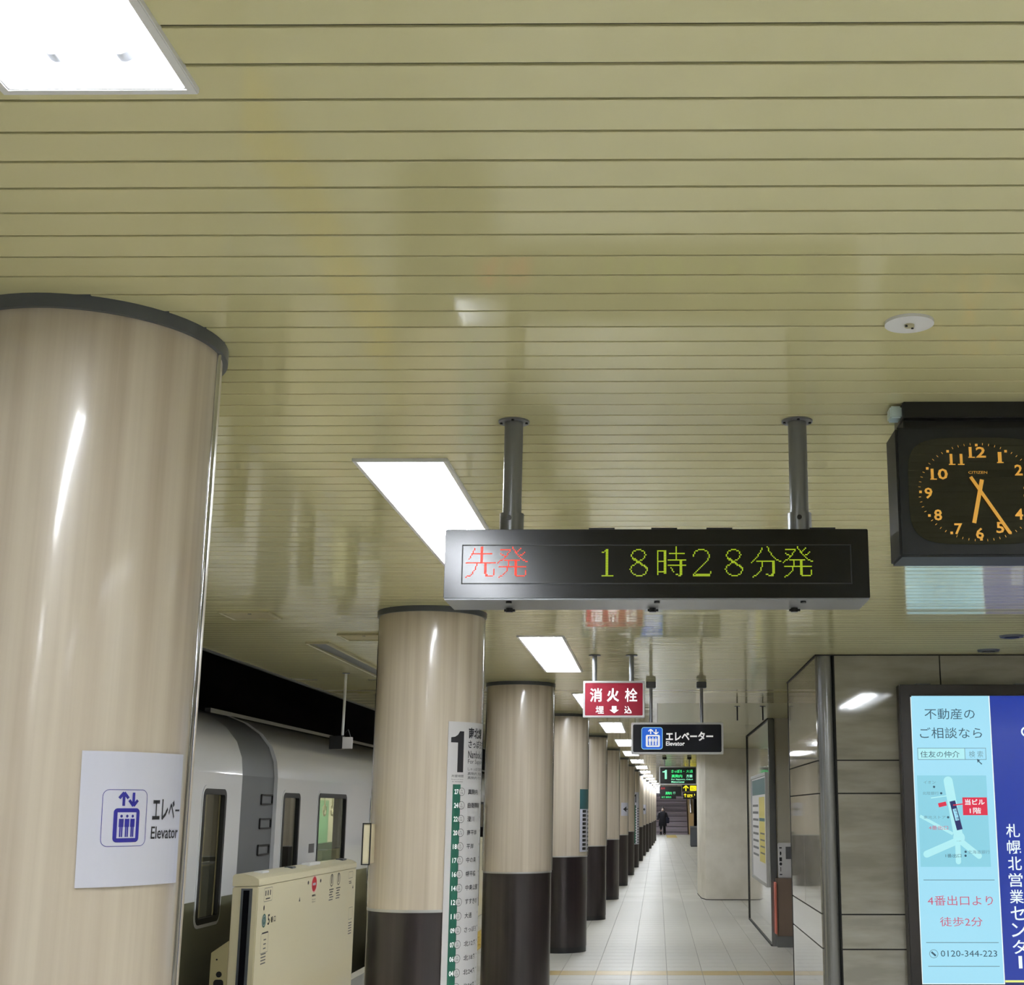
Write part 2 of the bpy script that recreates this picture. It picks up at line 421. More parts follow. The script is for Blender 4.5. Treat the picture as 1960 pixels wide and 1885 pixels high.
# ------------------------------------------------------------------ structure: floor
g = MB(); g.box(-2.85, -9, -0.25, 6.2, 96, -0.004)
floor = struct('floor', g, M['grout'])
TP = 0.343
def tile_mb(x0, y0, x1, y1, mb, z=0.0):
    e = 0.0018; b = 0.0015
    x0 += e; y0 += e; x1 -= e; y1 -= e
    vs = [(x0, y0, z - 0.008), (x1, y0, z - 0.008), (x1, y1, z - 0.008), (x0, y1, z - 0.008), (x0 + b, y0 + b, z), (x1 - b, y0 + b, z), (x1 - b, y1 - b, z), (x0 + b, y1 - b, z)]
    mb.add(vs, [(4, 5, 6, 7), (0, 1, 5, 4), (1, 2, 6, 5), (2, 3, 7, 6), (3, 0, 4, 7)])
one = MB(); tile_mb(0, 0, TP, 0.34, one)
t0 = build('tile', one, M['tile'], floor); t0me = t0.data
tan_me = t0me.copy(); tan_me.materials[0] = M['tan_tile']
first = True; cnt = 1
rest = MB()
XT0 = -0.252 - TP * 7
for r_ in range(-66, 240):
    y = 13.425 + 0.34 * r_
    for c_ in range(26):
        x = XT0 + TP * c_
        if x > 5.9: continue
        vis = (-2 <= r_ <= 30) and (x > -1.7 and x < (1.3 if y < 16 else 1.1 if y < 20.2 else 0.9))
        if r_ == 0 and x > -1.3:
            o = bpy.data.objects.new('tile', tan_me); C.objects.link(o); o.parent = floor; o.location = (x, y, 0); o['label'] = 'tan tile in the strip across the floor'
            continue
        if vis and cnt < 286:
            if first: t0.location = (x, y, 0); first = False
            else:
                o = bpy.data.objects.new('tile', t0me); C.objects.link(o); o.parent = floor; o.location = (x, y, 0); cnt += 1
        else: tile_mb(x, y, x + TP, y + 0.34, rest)
o = build('tile_field', rest, M['tile'], floor); o['kind'] = 'stuff'
# yellow tactile strip along the platform edge
yb = MB()
for r_ in range(0, 200):
    y = -2 + r_ * 0.3
    yb.box(-2.32, y + 0.002, -0.004, -2.02, y + 0.298, 0.006)
    if y < 32:
        for q in range(4): yb.box(-2.29 + q * 0.065, y + 0.02, 0.006, -2.265 + q * 0.065, y + 0.28, 0.010)
o = build('tactile_strip', yb, M['yellow_tile'], floor); o['kind'] = 'stuff'
# small patch of warning tiles before the stairs
g = MB(); g.box(0.55, 78, -0.003, 1.15, 86, 0.004); build('warning_strip', g, M['yellow_tile'], floor)

# ------------------------------------------------------------------ structure: ceiling
g = MB(); g.box(-3.08, -9, HC + 0.125, 6.2, 88.1, HC + 0.18)
ceil = struct('ceiling', g, M['void'])
def slat_profile(x0, x1, y, mb, tilt=0.0, ya=None, yb=None):
    wv = 0.0458; ya = -wv if ya is None else ya; yb = wv if yb is None else yb
    pr = [(ya, 0.014), (ya, 0.001), (ya + 0.001, 0), (yb - 0.001, 0), (yb, 0.001), (yb, 0.005), (0.0545, 0.005)]
    vs = []
    for x in (x0, x1):
        for (a, b) in pr: vs.append((x, y + a, HC + b + a * tilt))
    n = len(pr)
    mb.m = 0; mb.add(vs, [(i, i + 1, n + i + 1, n + i) for i in range(n - 2)])
    mb.m = 1; mb.add([vs[n - 2], vs[n - 1], vs[2 * n - 1], vs[2 * n - 2]], [(0, 1, 2, 3)]); mb.m = 0
CEX0, CEX1 = -3.08, 6.2
def row_pieces(y):
    cuts = sorted(fx for (fy, fx) in FIX if fy - 0.04 < y < fy + LEN + 0.04)
    segs = []; a = CEX0
    for fx in cuts: segs.append((a, fx - FW + 0.012)); a = fx + FW - 0.012
    segs.append((a, CEX1))
    if 13.85 < y < 24.3:
        segs = [(a, min(b, 0.0)) for a, b in segs if a < 0.0]
    return segs
field = MB(); cache = {}; ns = 0
k = -90
while True:
    y = 1.634 + 0.1 * k
    if y > 88.05: break
    for (a, b) in row_pieces(y):
        if k >= 0 and ns < 298 and y < 30:
            key = (round(a, 2), round(b, 2), random.randint(0, 5))
            if key not in cache:
                m1 = MB(); slat_profile(a, b, 0, m1, random.uniform(-0.007, 0.007))
                m1.v = [(p[0], p[1], p[2] - HC) for p in m1.v]
                o = build('slat', m1, [M['slat'], M['groove']], ceil, world=False); cache[key] = o.data
            else:
                o = bpy.data.objects.new('slat', cache[key]); C.objects.link(o); o.parent = ceil
            o.location = (0, y, HC); ns += 1
        else:
            slat_profile(a, b, y, field, random.uniform(-0.007, 0.007))
    k += 1
short = {}
for (fy, fx) in FIX:          # cut-down slats closing the gap at both ends of each light
    for yc, e0, e1 in ((fy, None, fy + 0.008), (fy + LEN, fy + LEN - 0.008, None)):
        k = round((yc - 1.634) / 0.1)
        for kk in (k - 1, k, k + 1):
            y = 1.634 + 0.1 * kk
            if not (fy - 0.04 < y < fy + LEN + 0.04): continue
            a, b = -0.0465, 0.0465
            if e1 is not None: b = min(b, e1 - y)
            else: a = max(a, e0 - y)
            if b - a < 0.006: continue
            slat_profile(fx - FW + 0.012, fx + FW - 0.012, y, field, 0, a, b)
o = build('slat_field', field, [M['slat'], M['groove']], ceil); o['kind'] = 'stuff'
for (a, b) in ((13.85, 17.55), (17.56, 19.95), (19.96, 24.3)):
    g = MB(); g.box(0.004, a, HC, 6.2, b - 0.004, HC + 0.012); build('ceiling_panel', g, M['panel_ceil'], ceil)
# metal angle along the track side of the ceiling
g = MB(); g.box(-3.10, -9, HC - 0.012, -3.075, 88, HC + 0.18)
struct('trim_1', g, M['darkmetal'])

# ------------------------------------------------------------------ structure: walls to the right
def paneled(name, label, core, faces, m='stone', gap=0.009):
    """core = list of boxes; faces = list of (axis, pos, sign, ulist, zlist)"""
    g = MB()
    for b in core: g.box(*b)
    w_ = struct(name, g, M['joint'])
    if label: w_['label'] = label
    for axis, pos, sg, cells in faces:
        for (u0, z0, u1, z1) in cells:
            p = MB(); e = gap / 2
            if axis == 'y': p.box(u0 + e, pos, z0 + e, u1 - e, pos + sg * 0.012, z1 - e)
            else: p.box(pos, u0 + e, z0 + e, pos + sg * 0.012, u1 - e, z1 - e)
            build('panel', p, M[m], w_, bevel=0.0012)
    return w_
ZR = [0.0, 0.618, 0.845, 1.652, 1.878, HC]
cells = []
for z0, z1 in zip(ZR, ZR[1:]):
    for u0, u1 in ((1.25, 2.0), (2.0, 2.8), (2.8, 3.6), (3.6, 4.4), (4.4, 5.2), (5.2, 6.0)): cells.append((u0, z0, u1, z1))
side = []
for z0, z1 in zip(ZR, ZR[1:]):
    if z0 == 0.845: side += [(9.56, z0, 10.58, z1), (10.58, z0, 11.59, z1)]
    else: side.append((9.56, z0, 11.59, z1))
wall_r = paneled('wall_right', 'grey polished stone wall block around the advertising light box', [(1.14, 9.575, 0, 6.2, 11.6, HC)],
        [('y', 9.495, -1, cells), ('x', 1.139, -1, side)])
g = MB(); g.box(1.245, 9.496, 0, 6.2, 9.575, HC); build('wall_core', g, M['joint'], wall_r)
g = MB(); g.cyl((1.192, 9.535, 0), 0.056, HC, n=32); build('corner_post', g, M['steel'], wall_r, smooth=60)
g = MB(); g.box(1.124, 11.585, 0, 1.15, 11.61, HC); build('end_trim', g, M['joint'], wall_r)
g = MB(); g.box(1.125, 9.476, HC - 0.008, 6.2, 9.49, HC); g.box(1.118, 9.476, HC - 0.008, 1.128, 11.6, HC); build('head_trim', g, M['joint'], wall_r)
# second block
wall2 = paneled('wall_right', 'narrow stone wall block with framed poster, beyond the advertising wall', [(1.345, 16.25, 0, 6.2, 20.1, HC)],
        [('x', 1.344, -1, [(16.26, 0, 20.09, HC)])])
g = MB(); g.box(1.37, 16.2, 0, 6.2, 16.25, HC); build('end_face', g, M['plainwall'], wall2)
g = MB(); g.box(1.325, 16.17, 0, 1.40, 16.25, HC); build('corner_post', g, M['steel'], wall2, bevel=0.01)
g = MB(); g.box(1.318, 20.08, 0, 1.34, 20.12, HC); g.box(1.318, 16.2, HC - 0.02, 1.34, 20.1, HC); g.box(1.318, 16.2, 0, 1.34, 20.1, 0.02); build('edge_trim', g, M['joint'], wall2)
# third block
g = MB()
g.prism([(0.76, 25.9), (0.79, 24.75), (0.86, 24.36), (0.95, 24.32), (6.2, 24.32), (6.2, 26.2), (0.76, 26.2)], 0.01, HC, 'z')
w3 = struct('wall_right', g, M['concrete'], smooth=35)
w3['label'] = 'pale beige stone pier with rounded corner, behind the poster wall'
g = MB(); g.prism([(0.755, 25.9), (0.785, 24.74), (0.855, 24.35), (0.945, 24.31), (6.2, 24.31), (6.2, 26.2), (0.755, 26.2)], 0, 0.012, 'z'); build('base_joint', g, M['joint'], w3)
g = MB(); g.box(4.6, 11.6, 0, 4.7, 24.4, HC); g.box(6.0, -9, 0, 6.2, 9.6, HC)
struct('wall_right', g, M['plainwall'])
g = MB(); g.box(2.55, 26.2, 0, 2.7, 88, HC); struct('wall_right', g, M['plainwall'])
g = MB(); g.box(-2.85, -9.2, 0, 6.2, -9, HC + 0.2); struct('wall_back', g, M['plainwall'])
# tunnel side
g = MB(); g.box(-6.9, -9, -1.4, -6.7, 96, 4.4); g.box(-6.9, -9, 4.2, -3.0, 96, 4.4); g.box(-3.1, -9, HC + 0.19, -2.9, 88, 4.4)
struct('wall_left', g, M['tunnel'])
g = MB(); g.box(-6.9, -9, -1.5, -2.85, 96, -1.25); struct('floor', g, M['tunnel'])['label'] = 'dark track bed below the train'

# ------------------------------------------------------------------ columns
def make_column():
    t = thing('column', 'round beige column nearest the camera, cut by the left edge', 'column', (0, 0, 0), 'round columns along the platform')
    R = 0.29
    g = MB(); g.cyl((0, 0, 1.035), R, HC - 1.035 - 0.028, n=64, cap=False); build('cladding', g, M['clad'], t, smooth=60)
    g = MB(); g.cyl((0, 0, 0.06), R - 0.001, 0.967, n=64, cap=False); build('wainscot', g, M['wains'], t, smooth=60)
    g = MB(); g.cyl((0, 0, 0), R - 0.004, 0.06, n=48); build('plinth', g, M['black'], t, smooth=60)
    g = MB(); g.cyl((0, 0, 1.024), R + 0.002, 0.014, n=64); build('dado_trim', g, M['signframe'], t, smooth=60)
    g = MB(); g.cyl((0, 0, HC - 0.03), R + 0.012, 0.034, n=64); build('ceiling_ring', g, M['darkmetal'], t, smooth=60)
    for a in (92, 272):  # chrome strips made up for the highlight line along the column side
        g = MB(); g.cyl(((R + 0.001) * sin(radians(a)), -(R + 0.001) * cos(radians(a)), 1.04), 0.007, HC - 1.07, n=10)
        build('highlight_strip', g, M['chrome'], t, smooth=60)
    return t
ORD = ['nearest the camera, cut by the left edge', 'second from the camera, wearing the tall route sign', 'third from the camera', 'fourth from the camera', 'fifth from the camera',
       'sixth from the camera', 'seventh from the camera', 'eighth from the camera', 'ninth from the camera', 'tenth from the camera', 'eleventh from the camera',
       'twelfth from the camera', 'thirteenth from the camera', 'fourteenth from the camera', 'fifteenth from the camera', 'farthest from the camera near the stairs']
col0 = make_column()
for i, (Y, X) in enumerate(ROW):
    lb = 'round beige and dark brown column, ' + ORD[i]
    if i == 0: col0.location = (X, Y, 0); col0['label'] = lb
    else: dup(col0, (X, Y, 0), lb)

# ------------------------------------------------------------------ recessed fluorescent lights
def make_light():
    t = thing('ceiling_light', '', 'light', (0, 0, 0), 'recessed twin tube ceiling lights')
    g = MB(); g.frame(-FW, 0, FW, LEN, 0.016, -0.010, 0.004, axis='z'); build('frame', g, M['white'], t, bevel=0.002)
    g = MB(); a, b = FW - 0.014, FW - 0.055; h = 0.085
    vs = [(-a, 0.016, 0), (a, 0.016, 0), (a, LEN - 0.016, 0), (-a, LEN - 0.016, 0), (-b, 0.04, h), (b, 0.04, h), (b, LEN - 0.04, h), (-b, LEN - 0.04, h)]
    g.add(vs, [(4, 5, 6, 7), (0, 1, 5, 4), (1, 2, 6, 5), (2, 3, 7, 6), (3, 0, 4, 7)]); build('reflector', g, M['whitegloss'], t)
    for q in (0, 1):
        y0 = 0.062 + q * 1.052
        for x in (-0.05, 0.05):
            g = MB(); g.cyl((x, y0, 0.036), 0.0145, 1.03, axis='y', n=14); tb = build('tube', g, M['tube'], t, smooth=60)
            for yy in (y0 - 0.022, y0 + 1.03):
                g = MB(); g.cyl((x, yy, 0.036), 0.0165, 0.022, axis='y', n=14); build('socket', g, M['socket'], tb, smooth=50)
    return t
L0 = make_light()
LO = ['behind the camera, farther of the two there', 'just behind the camera', 'above the camera at the top left', 'second in the row, half hidden by the black departure sign', 'third in the row, right of the second column top',
      'fourth in the row, half hidden by the red sign', 'fifth in the row, just below the red sign', 'sixth in the row, beside the elevator sign'] + \
     ['%s in the row, far down the platform' % s for s in ('seventh', 'eighth', 'ninth', 'tenth', 'eleventh', 'twelfth', 'thirteenth', 'fourteenth', 'fifteenth', 'sixteenth', 'seventeenth', 'added eighteenth', 'added nineteenth', 'added twentieth', 'added last')] + \
     [s + ', outside the view at the right' for s in ('middle row behind the camera', 'middle row beside the camera', 'middle row near the clock', 'added fill row behind the camera', 'added fill row beside the camera', 'added fill row near the side wall')]
for i, (fy, fx) in enumerate(FIX):
    lb = 'recessed fluorescent ceiling light, ' + LO[i]
    if i == 0: L0.location = (fx, fy, HC); L0['label'] = lb
    else: dup(L0, (fx, fy, HC), lb)

# ------------------------------------------------------------------ LED departure sign
sg = thing('departure_sign', 'long black LED departure sign hanging from two grey poles, reading a time', 'sign', (0, 3.64, 2.0904))
x0, x1, y0, y1, z0, z1 = -0.5735, 0.5715, 3.545, 3.735, 2.0904, 2.2835
g = MB(); g.box(x0, y0 + 0.004, z0 + 0.003, x1, y1, z1); build('case', g, M['ledcase'], sg, bevel=0.003)
g = MB(); g.box(x0 + 0.003, y0 + 0.004, z0 - 0.0005, x1 - 0.003, y1 - 0.003, z0 + 0.004); build('bottom_plate', g, M['greymetal'], sg)
g = MB(); g.box(x0 + 0.002, y0, z0 + 0.004, x1 - 0.002, y0 + 0.006, z1 - 0.002); build('front_glass', g, M['ledface'], sg)
g = MB(); g.frame(-0.526, 2.132, 0.524, 2.240, 0.003, y0 - 0.0012, y0 + 0.001); build('display_bezel', g, M['black'], sg)
for bxx in (-0.40, 0.0, 0.395):
    g = MB(); g.cyl((bxx, 3.575, z0 - 0.006), 0.008, 0.008, n=12); g.cyl((bxx - 0.012, 3.70, z0 - 0.012), 0.010, 0.013, n=12); g.box(bxx - 0.026, 3.695, z0 - 0.010, bxx + 0.004, 3.706, z0 - 0.004)
    build('latch', g, M['black'], sg)
for xx in (-0.15, 0.02, 0.17, 0.45):
    g = MB(); g.box(xx - 0.035, 3.56, z1 - 0.001, xx + 0.035, 3.60, z1 + 0.006); build('top_bracket', g, M['black'], sg)
for px_ in (-0.404, 0.397):
    g = MB(); g.cyl((px_, 3.64, z1 + 0.055), 0.0262, HC - z1 - 0.055, n=28); g.cyl((px_, 3.64, z1), 0.0335, 0.062, n=28); p = build('pole', g, M['greymetal'], sg, smooth=50)
    g = MB(); g.cyl((px_, 3.64, HC - 0.005), 0.044, 0.005, n=28); build('flange', g, M['greymetal'], p, smooth=50)
    for a in (0, 90, 180, 270):
        g = MB(); g.cyl((px_ + 0.036 * cos(radians(a)), 3.64 + 0.036 * sin(radians(a)), HC - 0.009), 0.004, 0.005, n=8); build('screw', g, M['black'], p)
    g = MB(); g.cyl((px_ - 0.004, 3.64 - 0.037, z1 + 0.045), 0.007, 0.006, axis='y', n=10); build('grub_screw', g, M['black'], p)
    g = MB(); g.box(px_ - 0.05, 3.60, z1 - 0.001, px_ + 0.05, 3.68, z1 + 0.005); build('foot_plate', g, M['black'], sg)
# dot-matrix characters on a 24 x 24 grid: strokes (points, thickness)
LED = {
 '先': [([(7, 1), (5, 6), (3, 9)], 1), ([(12, 0), (12, 11)], 2), ([(6, 5), (20, 5)], 1), ([(1, 12), (23, 12)], 1), ([(9, 12), (8, 17), (5, 21), (1, 23)], 1), ([(15, 12), (15, 20), (16, 21)], 2), ([(16, 22), (21, 22), (22, 21), (22, 17)], 1)],
 '発': [([(3, 2), (10, 2)], 1), ([(10, 2), (8, 6), (5, 9), (1, 12)], 1), ([(3, 5), (6, 7)], 1), ([(12, 0), (14, 4), (18, 8), (22, 11), (23, 11)], 1), ([(18, 1), (15, 4)], 1), ([(21, 4), (17, 7)], 1), ([(6, 10), (17, 10)], 1),
        ([(2, 15), (22, 15)], 1), ([(9, 10), (9, 15), (7, 19), (4, 22), (2, 23)], 1), ([(14, 10), (14, 21)], 2), ([(15, 22), (21, 22), (22, 21), (22, 18)], 1)],
 '時': [([(2, 3), (8, 3)], 1), ([(2, 3), (2, 21)], 1), ([(7, 3), (7, 20)], 2), ([(2, 11), (8, 11)], 1), ([(2, 19), (8, 19)], 1), ([(11, 5), (22, 5)], 1), ([(16, 0), (16, 10)], 1), ([(10, 10), (23, 10)], 1), ([(10, 14), (23, 14)], 1),
        ([(19, 10), (19, 21)], 2), ([(16, 21), (19, 22)], 1), ([(12, 16), (14, 19)], 1)],
 '分': [([(9, 1), (8, 4), (5, 8), (1, 12)], 1), ([(13, 0), (15, 4), (18, 8), (22, 11), (23, 11)], 1), ([(5, 11), (18, 11)], 1), ([(9, 11), (9, 15), (7, 19), (4, 22), (2, 23)], 1), ([(17, 11), (17, 20), (16, 22)], 2), ([(12, 21), (15, 22)], 1)],
 '1': [([(8, 4), (11, 3)], 1), ([(11, 2), (11, 21)], 2), ([(8, 22), (16, 22)], 1)],
 '8': [([(11, 2), (8, 3), (6, 6), (7, 9), (11, 12), (15, 14), (18, 17), (17, 20), (14, 22), (10, 22), (7, 20), (5, 17), (7, 14), (11, 12), (15, 9), (17, 6), (15, 3), (11, 2)], 1), ([(8, 9), (11, 12), (15, 14), (17, 16)], 2)],
 '2': [([(5, 7), (6, 4), (9, 2), (13, 2), (16, 4), (17, 7), (16, 10), (12, 14), (8, 18), (5, 21)], 1), ([(5, 22), (17, 22), (18, 19)], 1), ([(7, 21), (17, 21)], 1)],
}
P = Print(flat(y0)); dp = 0.003575; zt = 2.2345; xl = -0.5185
for ch, cell, m in [('先', 0, 'led_red'), ('発', 1, 'led_red'), ('1', 4, 'led_green'), ('8', 5, 'led_green'), ('時', 6, 'led_green'), ('2', 7, 'led_green'), ('8', 8, 'led_green'), ('分', 9, 'led_green'), ('発', 10, 'led_green')]:
    S = set()
    for pts, th in LED[ch]:
        for (a, b), (c, d) in zip(pts, pts[1:]):
            n = max(abs(c - a), abs(d - b), 1)
            for i in range(int(n) + 1):
                x = round(a + (c - a) * i / n); y = round(b + (d - b) * i / n)
                S.add((x, y))
                if th == 2: S.add((x + 1, y))
    for (x, y) in S:
        u = xl + (cell * 24 + x) * dp * 0.995; v = zt - y * dp
        P.rect(u, v - dp * 0.86, u + dp * 0.86, v, m, 0.0008)
P.done('led_lettering', sg)

# ------------------------------------------------------------------ clock
ck = thing('station_clock', 'black rectangular station clock with amber figures hung under the ceiling', 'clock', (0.853, 3.5, 2.188))
g = MB(); g.box(0.638, 3.45, 2.188, 1.068, 3.595, 2.5406); build('case', g, M['clockcase'], ck, bevel=0.006)
g = MB(); g.box(0.668, 3.49, 2.5406, 1.04, 3.57, HC - 0.012); g.box(0.664, 3.46, HC - 0.045, 1.045, 3.60, HC); build('mounting_plate', g, M['black'], ck, bevel=0.002)
g = MB(); g.box(0.632, 3.478, HC - 0.04, 0.664, 3.53, HC - 0.006); build('end_block', g, mat('pale_cyan_white', srgb(205, 225, 228), 0.3), ck, bevel=0.004)  # pale block at the left end of the mounting plate
# opening
pts = [(0.8517 + 0.185 * (abs(cos(a)) ** 0.45) * (1 if cos(a) > 0 else -1), 2.3652 + 0.145 * (abs(sin(a)) ** 0.45) * (1 if sin(a) > 0 else -1)) for a in [2 * pi * i / 64 for i in range(64)]]
g = MB(); g.prism(pts, 3.4475, 3.452); build('dial', g, M['dial'], ck)
P = Print(flat(3.4475))
for tx, (cx_, cz) in {'12': (0.8533, 2.4697), '1': (0.9122, 2.4553), '2': (0.9601, 2.4207), '3': (0.98, 2.3608), '4': (0.9544, 2.3007), '5': (0.9028, 2.2648), '6': (0.8485, 2.2495), '7': (0.7928, 2.2614), '8': (0.7411, 2.2989), '9': (0.7186, 2.358), '10': (0.7496, 2.4101), '11': (0.7962, 2.4503)}.items():
    w_ = {1: 0.021, 2: 0.045}[len(tx)]
    if tx == '1': w_ = 0.010
    if tx == '11': w_ = 0.034
    P.text(tx, cx_ - w_ / 2, cz - 0.015, cx_ + w_ / 2, cz + 0.015, 'gold', bold=0.02)
    for i_, c_ in enumerate(tx):       # serif feet on the ones
        if c_ == '1':
            ox = cx_ + {'1': 0, '11': -0.012 + 0.024 * i_, '10': -0.0165, '12': -0.0165}[tx]
            P.rect(ox - 0.008, cz - 0.0155, ox + 0.0095, cz - 0.0125, 'gold', 0.0009)
P.text('CITIZEN', 0.8517 - 0.025, 2.4143 - 0.0035, 0.8517 + 0.025, 2.4143 + 0.0035, 'gold')
for i in range(60):
    a = 2 * pi * i / 60; ex, ez = 0.8517 + 0.154 * sin(a), 2.3615 + 0.128 * cos(a)
    if i % 5 == 0: P.rect(ex - 0.0035, ez - 0.0035, ex + 0.0035, ez + 0.0035, 'gold')
    else: P.seg((ex, ez), (ex + 0.006 * sin(a), ez + 0.006 * cos(a)), 0.0014, 'gold')
P.done('figures', ck)
def hand(a, b, w_, yy, nm):
    dx, dz = b[0] - a[0], b[1] - a[1]; L = math.hypot(dx, dz); nx, nz = -dz / L * w_ / 2, dx / L * w_ / 2
    g = MB(); g.prism([(a[0] + nx, a[1] + nz), (b[0] + nx, b[1] + nz), (b[0] - nx, b[1] - nz), (a[0] - nx, a[1] - nz)], yy - 0.0015, yy); build(nm, g, M['gold'], ck)
hand((0.8346, 2.2768), (0.861, 2.3942), 0.0105, 3.4455, 'hour_hand')
hand((0.9266, 2.2494), (0.831, 2.4012), 0.0085, 3.4430, 'minute_hand')

# ------------------------------------------------------------------ advertising light box
ad = thing('light_box', 'large backlit property advertisement in a dark frame on the stone wall', 'advertisement', (2.3, 9.48, 0.38))
g = MB(); g.frame(1.685, 0.30, 4.05, 2.395, 0.078, 9.375, 9.484); build('frame', g, M['adframe'], ad, bevel=0.008)
g = MB(); g.box(1.76, 9.41, 0.37, 3.98, 9.48, 2.33); build('screen_body', g, M['black'], ad)
P = Print(flat(9.408))
P.rect(1.7675, 0.4035, 2.319, 2.3233, 'ad_cyan', 0.001); P.rect(2.322, 0.43, 3.975, 2.3233, 'ad_blue', 0.001)
for (a, b, c, d) in ((1.7655, 0.4035, 1.7725, 2.3233), (2.313, 0.4035, 2.32, 2.3233), (1.7655, 2.317, 2.32, 2.3233), (1.7655, 0.4035, 2.32, 0.409)): P.rect(a, b, c, d, 'ad_white', 0.0015)
P.rect(2.322, 0.416, 3.975, 0.43, 'ad_yellow', 0.001); P.rect(2.322, 0.38, 3.975, 0.416, 'ad_navy', 0.001)
P.text('不動産の', 1.8624, 2.1557, 2.2108, 2.2303, 'ad_ink', 0.002); P.text('ご相談なら', 1.824, 2.0244, 2.2546, 2.0996, 'ad_ink', 0.002)
P.outline(1.8015, 1.8783, 2.2757, 1.9601, 0.004, 'ad_grey', 0.002); P.rect(2.127, 1.8783, 2.131, 1.9601, 'ad_grey', 0.002)
P.rect(1.806, 1.883, 2.127, 1.956, 'ad_road', 0.0015)
P.text('住友の仲介', 1.8212, 1.8939, 2.0917, 1.9388, 'ad_ink', 0.002); P.text('検 索', 2.1566, 1.8939, 2.254, 1.9387, 'ad_grey', 0.002)
P.poly([(2.21, 1.885), (2.232, 1.874), (2.224, 1.870), (2.245, 1.850), (2.239, 1.846), (2.219, 1.866), (2.213, 1.858)], 'ad_ink', 0.003)
P.rect(1.7907, 1.1623, 2.2671, 1.772, 'ad_map', 0.0015)
P.seg((2.004, 1.735), (2.058, 1.355), 0.062, 'ad_road', 0.002); P.disc(2.004, 1.735, 0.031, 0.031, 'ad_road', 0.002)
P.disc(2.06, 1.355, 0.04, 0.04, 'ad_road', 0.0021)
P.seg((2.06, 1.34), (1.835, 1.246), 0.046, 'ad_road', 0.0022); P.disc(1.835, 1.246, 0.023, 0.023, 'ad_road', 0.0022)
P.seg((2.06, 1.34), (2.19, 1.235), 0.04, 'ad_road', 0.0022); P.disc(2.19, 1.235, 0.02, 0.02, 'ad_road', 0.0022)
P.seg((2.05, 1.36), (2.048, 1.197), 0.036, 'ad_road', 0.0022); P.disc(2.048, 1.197, 0.018, 0.018, 'ad_road', 0.0022)
P.seg((1.80, 1.50), (2.02, 1.38), 0.02, 'ad_road', 0.0018); P.seg((1.88, 1.62), (1.99, 1.635), 0.008, 'ad_road', 0.0018)
P.seg((2.026, 1.60), (2.068, 1.408), 0.04, 'ad_navy', 0.0028); P.seg((2.038, 1.548), (2.055, 1.47), 0.026, 'ad_cyan', 0.0032)
for q, ch in enumerate('地下鉄'): P.text(ch, 2.036 + q * 0.006, 1.527 - q * 0.026, 2.056 + q * 0.006, 1.545 - q * 0.026, 'ad_navy', 0.0036)
P.rect(2.0955, 1.5051, 2.2636, 1.6241, 'ad_red', 0.003); P.seg((2.0955, 1.58), (2.03, 1.572), 0.008, 'ad_red', 0.003)
P.text('当ビル', 2.112, 1.573, 2.247, 1.613, 'ad_white', 0.0035, bold=0.02); P.text('1階', 2.142, 1.515, 2.22, 1.556, 'ad_white', 0.0035, bold=0.005)
P.seg((1.930, 1.571), (1.984, 1.583), 0.028, 'ad_red', 0.003)
for tx, b, m in (('イオン', (1.8344, 1.7155, 1.917, 1.7367), 'ad_grey'), ('北陸銀行', (1.8239, 1.6416, 1.935, 1.6627), 'ad_grey'), ('東光ストア', (1.824, 1.4806, 1.975, 1.5016), 'ad_grey'),
                 ('4番出口', (1.8565, 1.4076, 1.9884, 1.4354), 'ad_pink'), ('1番出口', (1.9617, 1.2242, 2.07, 1.2483), 'ad_ink'), ('北海道銀行', (2.1156, 1.2484, 2.2647, 1.2725), 'ad_grey')):
    P.text(tx, *b, m, 0.0035)
for d in ((1.905, 1.695), (1.952, 1.652), (1.992, 1.491), (2.100, 1.262), (2.098, 1.236)): P.disc(d[0], d[1], 0.008, 0.008, 'ad_ink', 0.0036, 10)
P.text('さっぽろ', 2.043, 1.33, 2.073, 1.336, 'ad_ink', 0.0036)
P.rect(1.8056, 1.0735, 2.2864, 1.0785, 'ad_grey', 0.002); P.rect(1.805, 0.6675, 2.2917, 0.6725, 'ad_grey', 0.002); P.rect(1.8122, 0.5155, 2.2901, 0.5205, 'ad_grey', 0.002)
P.text('4番出口より', 1.8278, 0.9097, 2.2683, 0.9743, 'ad_pink', 0.002); P.text('徒歩2分', 1.9042, 0.7744, 2.1905, 0.8352, 'ad_pink', 0.002)
P.ring(1.853, 0.598, 0.03, 0.028, 0.004, 0.004, 'ad_grey', 0.002); P.seg((1.838, 0.61), (1.866, 0.585), 0.012, 'ad_ink', 0.002)
P.text('0120-344-223', 1.8998, 0.5798, 2.2773, 0.6199, 'ad_ink', 0.002)
zz = 1.402
for ch in '札幌北営業センタ':
    P.text(ch, 2.383, zz - 0.045, 2.477, zz + 0.045, 'ad_white', 0.002, bold=0.008); zz -= 0.1085
P.rect(2.418, 0.505, 2.4424, 0.585, 'ad_white', 0.002)
P.ring(2.56, 2.07, 0.035, 0.035, 0.012, 0.012, 'ad_white', 0.002)
P.done('poster', ad)
for xx in (1.86, 2.55):
    g = MB(); g.box(xx - 0.05, 9.39, 2.394, xx + 0.05, 9.48, 2.402); build('top_clip', g, M['darkmetal'], ad)

